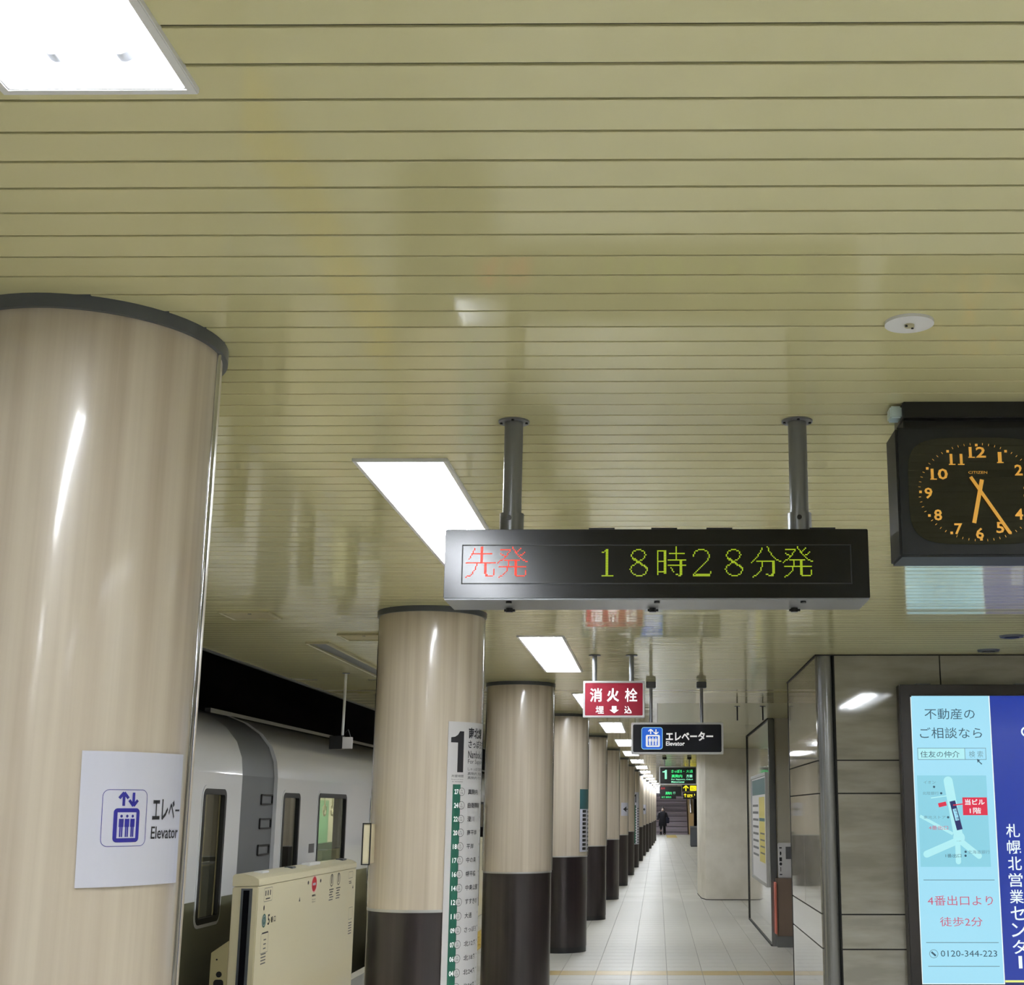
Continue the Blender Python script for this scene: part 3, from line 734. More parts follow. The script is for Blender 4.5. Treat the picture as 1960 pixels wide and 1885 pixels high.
# ------------------------------------------------------------------ hanging signs
hs = thing('hydrant_sign', 'red fire hydrant sign in aluminium frame hanging from two short poles', 'sign', (-0.305, 9.49, 2.173))
g = MB(); g.frame(-0.5205, 2.173, -0.087, 2.4286, 0.014, 9.46, 9.53); build('frame', g, M['signframe'], hs, bevel=0.003)
g = MB(); g.box(-0.508, 9.465, 2.185, -0.099, 9.525, 2.4165); build('face', g, M['redsign'], hs)
P = Print(flat(9.4645))
P.text('消', -0.473, 2.2822, -0.3866, 2.3773, 'p_white', bold=0.02); P.text('火', -0.3531, 2.2822, -0.2678, 2.3772, 'p_white', bold=0.03); P.text('栓', -0.2267, 2.2821, -0.1385, 2.3771, 'p_white', bold=0.012)
P.text('埋', -0.4317, 2.2003, -0.3745, 2.2531, 'p_white', bold=0.012); P.text('込', -0.23, 2.2002, -0.1786, 2.253, 'p_white', bold=0.02)
P.poly([(-0.318, 2.253), (-0.318, 2.226), (-0.334, 2.226), (-0.3015, 2.202), (-0.269, 2.226), (-0.285, 2.226), (-0.285, 2.253)], 'p_white')
P.done('lettering', hs)
for px_ in (-0.442, -0.181):
    g = MB(); g.cyl((px_, 9.495, 2.428), 0.0165, HC - 2.428, n=20); p = build('pole', g, M['greymetal'], hs, smooth=50)
    g = MB(); g.cyl((px_, 9.495, HC - 0.006), 0.042, 0.006, n=20); build('flange', g, M['darkmetal'], p, smooth=50)

es_ = thing('elevator_sign', 'dark hanging elevator sign with blue pictogram and two poles', 'sign', (0.17, 11.55, 2.0))
g = MB(); g.frame(-0.221, 2.0023, 0.5628, 2.267, 0.016, 11.5, 11.6); build('frame', g, M['signframe'], es_, bevel=0.006)
g = MB(); g.box(-0.206, 11.508, 2.017, 0.548, 11.592, 2.252); build('face', g, M['p_navyface'], es_)
P = Print(flat(11.5075))
P.rfill(-0.1335, 2.0417, 0.0466, 2.2275, 0.022, 'p_blue', 0.0006); P.rring(-0.1335, 2.0417, 0.0466, 2.2275, 0.022, 0.004, 'ad_cyan', 0.0009)
elevator_icon(P, -0.145, 2.048, 0.060, 2.222, 'p_white', 'p_blue')
P.text('エレベーター', 0.0746, 2.1124, 0.4756, 2.1904, 'p_white', bold=0.03); P.text('Elevator', 0.0744, 2.0722, 0.2344, 2.1085, 'p_white', bold=0.02)
P.done('lettering', es_)
for px_ in (-0.053, 0.381):
    g = MB(); g.cyl((px_, 11.55, 2.267), 0.014, HC - 2.267, n=20); p = build('pole', g, M['greymetal'], es_, smooth=50)
    g = MB(); g.box(px_ - 0.042, 11.51, HC - 0.055, px_ + 0.042, 11.59, HC); build('mounting_box', g, M['darkmetal'], p, bevel=0.004)

gs = thing('route_sign', 'dark hanging platform sign with bright green numeral 1 and destinations', 'sign', (0.42, 28.25, 2.05))
g = MB(); g.frame(0.04, 2.05, 0.82, 2.42, 0.02, 28.2, 28.32); build('frame', g, M['signframe'], gs)
g = MB(); g.box(0.055, 28.21, 2.065, 0.805, 28.31, 2.405); build('face', g, M['g_black'], gs)
P = Print(flat(28.209))
P.one(0.11, 2.165, 0.20, 2.35, 'g_mint')
P.text('さっぽろ・', 0.2934, 2.29, 0.56, 2.356, 'g_green', bold=0.03); P.text('大通', 0.60, 2.29, 0.737, 2.3538, 'g_green')
P.text('真駒内', 0.293, 2.191, 0.52, 2.258, 'g_green', bold=0.03); P.text('方面', 0.60, 2.195, 0.73, 2.258, 'g_mint', bold=0.02)
P.text('For Sapporo, Odori', 0.2927, 2.136, 0.7357, 2.173, 'g_mint', bold=0.02); P.text('Makomanai', 0.2925, 2.0885, 0.5593, 2.1256, 'g_mint', bold=0.02)
P.done('lettering', gs)
for px_ in (0.153, 0.67):
    g = MB(); g.cyl((px_, 28.26, 2.42), 0.014, HC - 2.42, n=12); p = build('pole', g, M['greymetal'], gs)
    g = MB(); g.cyl((px_, 28.26, HC - 0.05), 0.045, 0.05, n=16); build('mount', g, M['black'], p)

ls = thing('departure_board', 'small far LED departure board with green text under the green numeral sign', 'sign', (0.43, 45.05, 1.9))
g = MB(); g.box(0.075, 45, 1.995, 0.795, 45.15, 2.30); build('case', g, M['g_black'], ls)
g = MB(); g.box(0.10, 45, 1.90, 0.62, 45.12, 1.99); build('lower_case', g, M['g_black'], ls)
for px_ in (0.2, 0.65):
    g = MB(); g.cyl((px_, 45.08, 2.30), 0.02, HC - 2.30, n=10); build('pole', g, M['greymetal'], ls)
P = Print(flat(45)); P.text('先発', 0.12, 2.20, 0.26, 2.27, 'p_red'); P.text('真駒内', 0.27, 2.03, 0.48, 2.13, 'g_green', bold=0.03); P.text('行', 0.52, 2.05, 0.6, 2.13, 'g_mint'); P.text('次発 真駒内', 0.14, 1.92, 0.46, 1.98, 'g_green', bold=0.02)
P.done('lettering', ls)
for (b, nm, lb) in (((0.819, 2.13, 1.36, 2.34), 'exit_sign', 'upper yellow on black exit sign with arrow, beside the beige pier'), ((0.854, 1.893, 1.36, 2.105), 'exit_sign', 'lower yellow on black exit sign, beside the beige pier')):
    ys = thing(nm, lb, 'sign', (1.05, 45.05, b[1]))
    g = MB(); g.box(b[0], 45, b[1], b[2], 45.12, b[3]); build('face', g, M['g_black'], ys)
    for px_ in (b[0] + 0.1, b[2] - 0.1):
        g = MB(); g.cyl((px_, 45.08 + (0.0 if b[1] > 2 else 0.12), b[3]), 0.015, HC - b[3], n=8); build('pole', g, M['greymetal'], ys)
    P = Print(flat(45))
    if b[1] > 2:
        P.seg((0.945, 2.15), (0.945, 2.32), 0.035, 'g_yellow'); P.seg((0.945, 2.32), (0.86, 2.24), 0.035, 'g_yellow'); P.seg((0.945, 2.32), (1.03, 2.24), 0.035, 'g_yellow')
        P.rfill(1.08, 2.155, 1.29, 2.32, 0.02, 'g_yellow'); P.text('出口', 1.11, 2.19, 1.26, 2.28, 'g_black', 0.002)
    else:
        P.seg((0.92, 1.95), (0.92, 2.06), 0.02, 'g_yellow'); P.seg((0.92, 2.06), (0.88, 2.02), 0.02, 'g_yellow'); P.seg((0.92, 2.06), (0.96, 2.02), 0.02, 'g_yellow')
        P.text('北改札', 0.98, 1.94, 1.18, 2.05, 'g_yellow', bold=0.03); P.text('1', 1.22, 2.0, 1.24, 2.06, 'g_yellow')
    P.done('lettering', ys)

# ------------------------------------------------------------------ signs on columns
X1, Y1 = ROW[0][1], ROW[0][0]
pp = thing('elevator_notice', 'laminated paper elevator notice taped around the nearest column', 'notice', (X1, Y1, 1.39))
ST = 3.1
fn = wrap(X1, Y1, 0.2935)
A0 = 34.3; A1 = 84.0; dA = 2.5
fnp = lambda u, v, h: fn(u + (v - 1.52) * -6, v, h + 0.0012 * (1 + sin(u * 0.16)))
P = Print(fnp, step=3.0)
P.rect(A0, 1.389, A1, 1.657, 'p_paper', 0.0)
paper = P.done('sheet', pp)
sol = paper.modifiers.new('thick', 'SOLIDIFY'); sol.thickness = 0.0006; sol.offset = 0
P = Print(fnp, step=3.0)
asp = 1 / radians(1) / 0.2935    # degrees per metre
P.rring(42.8, 1.4675, 62.5, 1.581, 0.014, 0.0012, 'p_navy', 0.001, asp)
elevator_icon(P, 42.8, 1.4665, 62.5, 1.583, 'p_navy', 'p_paper', asp)
P.text('エ', 65.6, 1.520, 69.8, 1.5605, 'p_black', 0.001, bold=0.02); P.text('レ', 71.0, 1.519, 74.8, 1.562, 'p_black', 0.001, bold=0.02); P.text('ベ', 75.2, 1.521, 79.2, 1.560, 'p_black', 0.001, bold=0.02); P.text('ー', 79.8, 1.537, 83.0, 1.541, 'p_black', 0.001, bold=0.02)
P.text('Elevator', 65.4, 1.481, 82.6, 1.5064, 'p_black', 0.001, bold=0.01)
P.done('lettering', pp)

X2, Y2 = ROW[1][1], ROW[1][0]
rs = thing('line_map_sign', 'tall white curved route sign with big 1 and green station list on the second column', 'sign', (X2, Y2, 0.5))
fn = wrap(X2, Y2, 0.2925)
P = Print(fn, step=4.0); P.rect(30.2, 0.5, 100, 2.0, 'notice', 0.002)
pl = P.done('plate', rs); sol = pl.modifiers.new('thick', 'SOLIDIFY'); sol.thickness = 0.003; sol.offset = 0
P = Print(fn, step=4.0)
P.one(33.4, 1.735, 49.0, 1.95, 'p_black', 0.004)
P.text('南北線', 55.6, 1.915, 84, 1.973, 'p_black', 0.004, bold=0.03); P.text('さっぽろ方面', 55.6, 1.862, 98, 1.907, 'p_black', 0.004, bold=0.02)
P.text('Namboku Line', 55.6, 1.81, 98, 1.85, 'p_black', 0.004, bold=0.015); P.text('For Sapporo', 55.6, 1.775, 92, 1.805, 'p_black', 0.004)
P.text('しゃっぽろ駅方向', 55.6, 1.745, 92, 1.762, 'p_grey', 0.004); P.text('真駒内 方面', 55.6, 1.722, 86, 1.737, 'p_black', 0.004); P.text('真駒内 行き', 55.6, 1.70, 86, 1.715, 'p_black', 0.004)
P.text('所要時間', 35.2, 1.708, 49.5, 1.722, 'p_black', 0.004); P.text('Required time', 35, 1.694, 49.5, 1.701, 'p_grey', 0.004); P.text('in minutes', 36, 1.683, 49, 1.690, 'p_grey', 0.004)
P.rect(36.9, 0.5, 46.4, 1.672, 'p_green', 0.0036)
names = ['真駒内', '自衛隊前', '澄川', '南平岸', '平岸', '中の島', '幌平橋', '中島公園', 'すすきの', '大通', 'さっぽろ', '北12条', '北18条', '北24条', '北34条', '麻生']
nums = ['27', '24', '22', '20', '18', '17', '16', '14', '12', '11', '09', '07', '06', '04', '02', '']
for i, (nm, nu) in enumerate(zip(names, nums)):
    z = 1.634 - i * 0.0703
    if nu: P.text(nu, 39.0, z - 0.013, 43.8, z + 0.013, 'p_white', 0.0042, bold=0.02)
    P.disc(48.0, z, 4.2, 0.021, 'notice', 0.0042); P.ring(48.0, z, 4.2, 0.021, 0.45, 0.0022, 'p_black', 0.0046)
    P.text('N', 47.3, z + 0.002, 48.7, z + 0.011, 'p_grey', 0.0046); P.text('%02d' % (16 - i), 46.6, z - 0.011, 49.6, z - 0.001, 'p_grey', 0.0046)
    P.text(nm, 57, z - 0.014, 57 + 6.2 * len(nm), z + 0.014, 'p_black', 0.0042, bold=0.01); P.text('%02d' % nu if False else (nu or '00'), 84, z + 0.004, 87, z + 0.014, 'p_black', 0.0042)
P.done('lettering', rs)

# small framed plate on the track side of the second column
PX = -1.508
fp = thing('framed_plate', 'small beige framed plate fixed to the track side of the second column', 'plate', (-1.51, 7.2, 1.262))
g = MB(); g.box(-1.527, 7.13, 1.268, -1.490, 7.29, 1.468); build('board', g, M['psd'], fp, bevel=0.003)
g = MB(); g.frame(-1.531, 1.262, -1.486, 1.474, 0.005, 7.122, 7.132); build('rim', g, M['black'], fp)

def col_sign(i, a0, a1, z0, z1, kind, label):
    Y, X = ROW[i]; f_ = wrap(X, Y, 0.2925)
    t = thing('column_sign', label, 'sign', (X, Y, z0))
    P = Print(f_, step=6.0); P.rect(a0, z0, a1, z1, 'p_paper' if kind != 'dark' else 'tealp', 0.002); q = P.done('plate', t)
    so = q.modifiers.new('thick', 'SOLIDIFY'); so.thickness = 0.003; so.offset = 0
    P = Print(f_, step=6.0)
    w_ = a1 - a0
    if kind == 'arrow':
        zc = (z0 + z1) / 2; P.seg((a0 + w_ * 0.25, zc), (a0 + w_ * 0.75, zc), 0.02, 'p_black', 0.005, w_ / 0.3)
        P.poly([(a0 + w_ * 0.15, zc), (a0 + w_ * 0.5, zc + 0.06), (a0 + w_ * 0.5, zc - 0.06)], 'p_black', 0.005)
    elif kind == 'list':
        P.rect(a0 + 3, z0 + 0.02, a0 + 14, z1 - 0.35, 'p_green', 0.004); P.one(a0 + 2, z1 - 0.28, a0 + 16, z1 - 0.05, 'p_black', 0.004)
        n = int((z1 - 0.38 - z0) / 0.07)
        for k in range(n): P.disc(a0 + 15, z0 + 0.05 + 0.07 * k, 3.5, 0.018, 'p_white', 0.005, 10); P.rect(a0 + 24, z0 + 0.035 + 0.07 * k, a0 + 48, z0 + 0.06 + 0.07 * k, 'p_grey', 0.004)
    else:
        P.rect(a0, z0, a1, z0 + (z1 - z0) * 0.68, 'p_paper', 0.004)
        n = 10
        for k in range(n):
            z = z0 + 0.02 + k * (z1 - z0) * 0.066; P.rect(a0 + 8, z, a0 + 22, z + 0.03, 'p_black', 0.006); P.rect(a0 + 28, z, a1, z + 0.018, 'p_grey', 0.006)
    P.done('lettering', t)
col_sign(3, 46, 92, 1.08, 1.77, 'dark', 'teal headed timetable sign on the right side of the fourth column')
col_sign(6, 30, 88, 1.42, 1.69, 'arrow', 'small white arrow sign on the seventh column')
col_sign(8, 30, 92, 0.62, 2.02, 'list', 'tall white route sign with green band on the ninth column')
col_sign(10, 30, 80, 1.4, 1.72, 'arrow', 'small white arrow sign on the eleventh column')

# ------------------------------------------------------------------ train
def prof(dx=0.0):
    p = [(-3.15 - dx, -0.95), (-3.15 - dx, 1.80), (-3.165 - dx, 1.93), (-3.21 - dx, 2.05), (-3.30 - dx, 2.16), (-3.43 - dx, 2.25), (-3.58 - dx, 2.31), (-3.80 - dx, 2.345 - dx * 0.5), (-4.55, 2.33 - dx * 0.5)]
    return p
tr = thing('train', 'white subway train standing behind the platform gates at the left', 'train', (-4.5, 5, -0.95))
def sidewall(name, ya, yb, wins, dx, mname):
    """side skin with window openings: wins = list of (y0,y1,z0,z1)"""
    g = MB(); x = -3.15 - dx; zs = sorted({0.93, 1.80} | {w_[2] for w_ in wins} | {w_[3] for w_ in wins}) ; ys = sorted({ya, yb} | {w_[0] for w_ in wins} | {w_[1] for w_ in wins})
    zs = [z for z in zs if z >= 0.93]
    for y0_, y1_ in zip(ys, ys[1:]):
        for z0_, z1_ in zip(zs, zs[1:]):
            ym, zm = (y0_ + y1_) / 2, (z0_ + z1_) / 2
            if any(w_[0] < ym < w_[1] and w_[2] < zm < w_[3] for w_ in wins): continue
            g.add([(x, y0_, z0_), (x, y1_, z0_), (x, y1_, z1_), (x, y0_, z1_)], [(0, 1, 2, 3)])
    pr = prof(dx)[1:]
    n = len(pr)
    g.add([(px_, ya, pz) for px_, pz in pr] + [(px_, yb, pz) for px_, pz in pr], [(i, i + 1, n + i + 1, n + i) for i in range(n - 1)])
    return build(name, g, M[mname], tr, smooth=40)
def lower(name, ya, yb, wins, dx, mname):
    g = MB(); x = -3.15 - dx; ys = sorted({ya, yb} | {w_[0] for w_ in wins} | {w_[1] for w_ in wins}); zs = sorted({-0.95, 0.93} | {w_[2] for w_ in wins if w_[2] < 0.93})
    for y0_, y1_ in zip(ys, ys[1:]):
        for z0_, z1_ in zip(zs, zs[1:]):
            ym, zm = (y0_ + y1_) / 2, (z0_ + z1_) / 2
            if any(w_[0] < ym < w_[1] and w_[2] < zm < w_[3] for w_ in wins): continue
            g.add([(x, y0_, z0_), (x, y1_, z0_), (x, y1_, z1_), (x, y0_, z1_)], [(0, 1, 2, 3)])
    return build(name, g, M[mname], tr)
W1 = [(9.47, 9.95, 0.78, 1.675), (6.3, 7.9, 0.95, 1.66), (3.2, 4.8, 0.95, 1.66)]
W2 = [(11.50, 12.02, 0.95, 1.67), (12.70, 13.82, 0.95, 1.68), (15.0, 15.5, 0.78, 1.675), (15.9, 16.4, 0.78, 1.675), (17.6, 19.2, 0.95, 1.67), (21.0, 21.5, 0.78, 1.675), (23.5, 25.1, 0.95, 1.67), (28, 29.6, 0.95, 1.67)]
sidewall('carriage_shell', -6, 10.33, W1, 0, 'train'); lower('lower_band', -6, 10.33, W1, 0, 'trainband')
sidewall('carriage_shell', 11.30, 34, W2, 0, 'train'); lower('lower_band', 11.30, 34, W2, 0, 'trainband')
sidewall('gangway_cover', 10.31, 11.32, [], 0.03, 'gangway'); lower('gangway_skirt', 10.31, 11.32, [], 0.03, 'gangway')
for ye in (10.33, 11.30):
    g = MB(); pr = prof(0); n = len(pr); pr2 = prof(0.06)
    g.add([(a, ye, b) for a, b in pr] + [(a, ye, b) for a, b in pr2], [(i, i + 1, n + i + 1, n + i) for i in range(n - 1)]); build('end_rim', g, M['train'], tr)
g = MB(); g.box(-3.85, -6, 2.335, -3.80, 10.2, 2.39); g.box(-3.85, 11.45, 2.335, -3.80, 34, 2.39); build('roof_gutter', g, M['signframe'], tr)
g = MB(); g.box(-5.9, -6, 2.29, -4.5, 34, 2.33); build('roof', g, M['gangway'], tr)
for (a, b, z0_, z1_) in W1 + W2:
    g = MB(); g.frame(a - 0.012, z0_ - 0.012, b + 0.012, z1_ + 0.012, 0.04, -3.175, -3.142, axis='x', rr=0.06); wn = build('window_frame', g, M['rubber'], tr, smooth=40)
    g = MB(); g.frame(a - 0.035, z0_ - 0.035, b + 0.035, z1_ + 0.035, 0.03, -3.152, -3.1455, axis='x', rr=0.08); build('window_rim', g, M['train'], wn, smooth=40)
    g = MB(); g.box(-3.168, a + 0.01, z0_ + 0.01, -3.163, b - 0.01, z1_ - 0.01); build('pane', g, M['glass'], wn)
# interior seen through the panes
g = MB(); g.box(-5.7, -5.9, -0.05, -5.65, 33.9, 2.2); g.box(-5.7, -5.9, 2.05, -3.3, 33.9, 2.1); g.box(-5.7, -5.9, -0.05, -3.2, 33.9, 0.0); build('interior_lining', g, M['interior'], tr)
g = MB(); g.box(-5.6, 10.26, 0.0, -3.26, 10.30, 2.0); build('cab_partition', g, mat('olive_beige_partition', srgb(120, 112, 88), 0.6), tr)
for b_, z_ in ((9.95, 0.78), (12.02, 0.95), (13.82, 0.95)):
    g = MB(); g.box(-3.24, b_ - 0.13, z_, -3.19, b_ - 0.01, 1.67); build('inner_door_edge', g, M['rubber'], tr)
g = MB(); g.box(-3.72, 12.6, 0.0, -3.60, 14.35, 2.15); build('end_partition', g, mat('brown_partition', srgb(86, 78, 66), 0.5), tr)
g = MB(); g.box(-4.6, 12.4, 2.02, -4.45, 33, 2.049); g.box(-4.6, -5, 2.02, -4.45, 8.8, 2.049); build('carriage_lamp', g, M['intlight'], tr)
g = MB(); g.box(-5.6, 12.6, 0.1, -5.2, 33, 0.5); g.box(-5.64, 12.6, 0.5, -5.5, 33, 1.0); build('bench_seat', g, M['seat'], tr)
g = MB(); g.tube([(-3.7, 12.4, 1.86), (-3.7, 33, 1.86)], 0.014); build('grab_rail', g, M['steel'], tr)
for k in range(5):
    y = 14.85 + k * 0.36
    g = MB(); g.box(-3.705, y - 0.012, 1.59, -3.695, y + 0.012, 1.86)
    g.tube([(-3.7, y + 0.055 * sin(2 * pi * i / 12), 1.535 - 0.055 * cos(2 * pi * i / 12)) for i in range(13)], 0.011, 6); build('hand_strap', g, M['strap'], tr, smooth=60)
for (a, z) in ((10.94, 1.58), (10.93, 1.39), (10.92, 1.185)):
    g = MB(); g.frame(a, z, a + 0.32, z + 0.085, 0.012, -3.182, -3.168, axis='x', rr=0.015); build('step_recess', g, M['rubber'], tr)
P = Print(sideL(-3.15)); P.rect(12.42, 1.16, 12.62, 1.24, 'p_grey'); P.done('sticker', tr)
g = MB()
for z in (1.10,):
    g.box(-3.66, 15.62, 0.9, -3.6, 15.72, 2.0)
build('door_post', g, M['steel'], tr)
g = MB(); g.box(-5.64, 22.4, 0.95, -5.62, 23.4, 1.7); build('carriage_poster', g, mat('green_poster', srgb(120, 176, 140), 0.5), tr)
for yy in (3, 8, 14, 20, 26):
    g = MB(); g.cyl((-3.6, yy, -0.95), 0.35, 0.25, axis='x', n=24); build('wheel', g, M['rubber'], tr, smooth=50)

# ------------------------------------------------------------------ platform screen gates
def gate_body(y0_, y1_, label, first=False):
    t = thing('platform_gate', label, 'gate', (-2.74, y0_, 0), 'cream half height platform gate boxes')
    g = MB(); g.prism([(-2.825, 0), (-2.652, 0), (-2.652, 1.04), (-2.825, 1.04)], y0_, y1_); build('body', g, M['psd'], t, bevel=0.006)
    g = MB(); g.prism([(-2.827, 1.043), (-2.650, 1.043), (-2.650, 1.088), (-2.69, 1.108), (-2.75, 1.122), (-2.81, 1.122), (-2.827, 1.112)], y0_ - 0.002, y1_ + 0.002); build('top_cover', g, M['psd'], t, bevel=0.004)
    for ye, s_ in ((y0_, -1), (y1_, 1)):
        g = MB(); g.box(-2.765, ye - 0.004, 0.02, -2.69, ye + 0.004, 1.03); sl = build('door_slot_trim', g, M['darkmetal'], t)
        g = MB(); g.box(-2.749, ye - 0.006, 0.02, -2.709, ye + 0.006, 1.018); build('door_slot', g, M['void'], sl)
    for (u, l_) in ((y0_ + 0.28, 0.16), (y0_ + 1.55, 0.34), (y0_ + 1.05, 0.10), (y1_ - 0.28, 0.15)):
        g = MB(); g.box(-2.775, u, 1.112, -2.71, u + l_, 1.128 if l_ < 0.3 else 1.137); build('top_indicator', g, M['white'] if l_ > 0.15 else M['darkmetal'], t, bevel=0.004)
    for ye in (y0_,):
        wz = [(-2.825, 0), (-2.935, 0), (-2.935, 0.622), (-2.825, 0.697)]
        g = MB(); g.prism(wz, ye - 0.01, ye + 0.02); wg = build('side_wing', g, M['psdside'], t)
        P = Print(flat(ye - 0.010)); P.disc(-2.875, 0.487, 0.019, 0.019, 'p_black'); P.rfill(-2.908, 0.30, -2.842, 0.455, 0.02, 'p_black'); P.rect(-2.895, 0.30, -2.855, 0.42, 'p_paper', 0.0012); P.done('warning_print', wg)
        P = Print(flat(ye - 0.010)); P.disc(-2.895, 0.58, 0.006, 0.006, 'p_black'); P.done('screw', wg)
    return t
ga = gate_body(9.2, 12.16, 'cream platform gate box with stickers, between the first and second columns')
y = 'p_black'
P = Print(sideL(-2.652))
P.rring(9.34, 0.933, 9.54, 1.024, 0.012, 0.003, 'p_grey'); 
for q in range(3): P.rect(9.37 + q * 0.055, 0.972, 9.392 + q * 0.055, 1.006, y)
P.rect(9.385, 0.948, 9.49, 0.956, y)
P.done('sticker', ga); P = Print(sideL(-2.652))
P.disc(9.356, 0.895, 0.014, 0.017, y)
P.done('sticker', ga); P = Print(sideL(-2.652))
P.disc(9.374, 0.811, 0.05, 0.045, 'p_green'); P.ring(9.374, 0.811, 0.038, 0.034, 0.006, 0.006, 'p_paper', 0.001); P.text('N', 9.36, 0.80, 9.388, 0.825, 'p_paper', 0.001)
P.text('5', 9.46, 0.775, 9.51, 0.845, y, bold=0.02); P.text('番', 9.535, 0.785, 9.59, 0.825, y, bold=0.02); P.text('口', 9.612, 0.785, 9.655, 0.822, y, bold=0.02)
P.done('sticker', ga); P = Print(sideL(-2.652))
P.rring(9.325, 0.60, 9.50, 0.728, 0.01, 0.003, 'p_grey'); P.rect(9.345, 0.728, 9.49, 0.735, y)
for q in range(3): P.rect(9.39, 0.625 + q * 0.028, 9.45, 0.633 + q * 0.028, 'p_grey')
for q in range(4): P.rect(9.345, 0.53 + q * 0.02, 9.46, 0.538 + q * 0.02, 'p_grey')
P.done('sticker', ga); P = Print(sideL(-2.652))
P.disc(10.693, 0.981, 0.07, 0.054, 'p_red'); P.rect(10.65, 0.972, 10.737, 0.990, 'p_paper', 0.001); P.ring(10.693, 0.981, 0.078, 0.06, 0.005, 0.004, 'ad_pink', 0.0009)
P.done('sticker', ga); P = Print(sideL(-2.652))
P.disc(10.508, 1.0, 0.02, 0.014, y); P.disc(10.891, 0.996, 0.02, 0.014, y)
P.text('乗車禁止', 10.64, 0.888, 10.76, 0.905, y, bold=0.02); P.text('No entry', 10.65, 0.862, 10.76, 0.872, y); P.text('Doors', 10.65, 0.845, 10.75, 0.855, y)
P.done('sticker', ga); P = Print(sideL(-2.652))
for c_ in (11.263, 11.501):
    P.ring(c_, 0.981, 0.058, 0.050, 0.010, 0.008, y); P.rect(c_ - 0.012, 0.955, c_ + 0.012, 1.005, y); P.disc(c_, 1.012, 0.014, 0.010, y)
    for q in range(5): P.rect(c_ - 0.075 + (q % 2) * 0.02, 0.905 - q * 0.02, c_ + 0.075 - (q % 3) * 0.02, 0.913 - q * 0.02, 'p_grey' if q > 2 else y)
P.done('sticker', ga); P = Print(sideL(-2.652))
P.rring(11.87, 0.965, 12.03, 1.02, 0.008, 0.003, 'p_grey'); P.rect(11.89, 0.935, 11.98, 0.941, y); P.rect(11.90, 0.92, 11.99, 0.926, y)
P.done('sticker', ga); P = Print(sideL(-2.652))
P.poly([(10.255, 0.878), (10.295, 0.878), (10.275, 0.912)], y); P.poly([(12.03, 0.875), (12.07, 0.875), (12.05, 0.903)], y)
P.done('sticker', ga); P = Print(sideL(-2.652))
P.rring(11.93, 0.62, 12.08, 0.72, 0.008, 0.003, 'p_grey')
for q in range(5): P.rect(11.94, 0.50 + q * 0.022, 12.06, 0.508 + q * 0.022, 'p_grey')
P.done('sticker', ga)
gate_body(14.4, 16.9, 'second cream platform gate box, behind the second column')
gate_body(19.1, 21.9, 'third cream platform gate box, between second and third columns')
gate_body(4.4, 7.3, 'platform gate box beside the nearest column')
gate_body(24.0, 26.8, 'fourth cream platform gate box farther down the platform')
# platform edge coping
g = MB(); g.box(-2.95, -9, -0.28, -2.85, 96, 0.0); struct('trim_2', g, M['concrete'])

# ------------------------------------------------------------------ things on the ceiling
g = MB(); g.cyl((0.57, 2.857, HC - 0.007), 0.055, 0.007, n=40); dt = build('sensor_disc', g, M['white'], smooth=50)
dt.location = (0, 0, 0); tag(dt, 'white round sensor disc on the ceiling, upper right', 'sensor')
g = MB(); g.cyl((0.57, 2.857, HC - 0.012), 0.011, 0.006, n=20); build('sensor_eye', g, M['hatch'], dt)
g = MB(); g.cyl((0.562, 2.85, HC - 0.014), 0.003, 0.003, n=10); g.cyl((0.578, 2.864, HC - 0.014), 0.003, 0.003, n=10); build('sensor_pin', g, M['black'], dt)
for k, (x, y, lb) in enumerate(((-2.29, 7.33, 'square cream ceiling speaker over the platform edge, nearer one'), (-1.86, 8.3, 'square cream ceiling speaker, farther one behind the second column'))):
    sp = thing('ceiling_speaker', lb, 'speaker', (x, y, HC), 'square cream ceiling speakers')
    g = MB(); g.frame(x - 0.14, y, x + 0.14, y + 0.28, 0.02, HC - 0.012, HC + 0.0, axis='z'); build('frame', g, M['hatch'], sp, bevel=0.002)
    g = MB(); g.box(x - 0.122, y + 0.018, HC - 0.007, x + 0.122, y + 0.262, HC - 0.001); build('grille', g, M['psdside'], sp)
    g = MB(); g.cyl((x + 0.02, y + 0.05, HC - 0.011), 0.010, 0.005, n=12); build('catch', g, M['darkmetal'], sp)
ds = thing('linear_slot', 'long narrow slot diffuser in the ceiling above the train side', 'vent', (-2.2, 9.8, HC))
g = MB(); g.frame(-2.30, 8.7, -2.15, 10.95, 0.02, HC - 0.015, HC, axis='z'); build('frame', g, M['hatch'], ds)
g = MB(); g.box(-2.283, 8.72, HC - 0.004, -2.167, 10.93, HC - 0.001); build('slot', g, M['darkmetal'], ds)
for x, y, lb in ((2.24, 8.43, 'nearer dark round ceiling diffuser above the advertisement'), (2.28, 9.2, 'farther dark round ceiling diffuser close to the wall top')):
    g = MB(); g.cyl((x, y, HC - 0.012), 0.07, 0.012, n=32, r2=0.078); o = build('ceiling_diffuser', g, M['darkmetal'], smooth=50); tag(o, lb, 'vent')
    g = MB(); g.cyl((x, y, HC - 0.016), 0.045, 0.006, n=24); build('centre_cap', g, M['black'], o)
for x, lb in ((0.85, 'left short dark rod hanging from the ceiling right of the elevator sign'), (1.12, 'right short dark rod with small ring hanging from the ceiling')):
    r_ = thing('ceiling_rod', lb, 'rod', (x, 14.3, HC))
    g = MB(); g.cyl((x, 14.3, HC - 0.15), 0.008, 0.15, n=10); build('rod', g, M['black'], r_)
    g = MB(); g.cyl((x, 14.3, HC - 0.006), 0.03, 0.006, n=16); build('rose', g, M['darkmetal'], r_)
cm = thing('platform_monitor', 'small black camera box with pale screen on a thin white pole by the train', 'camera', (-2.5, 10.76, 2.02))
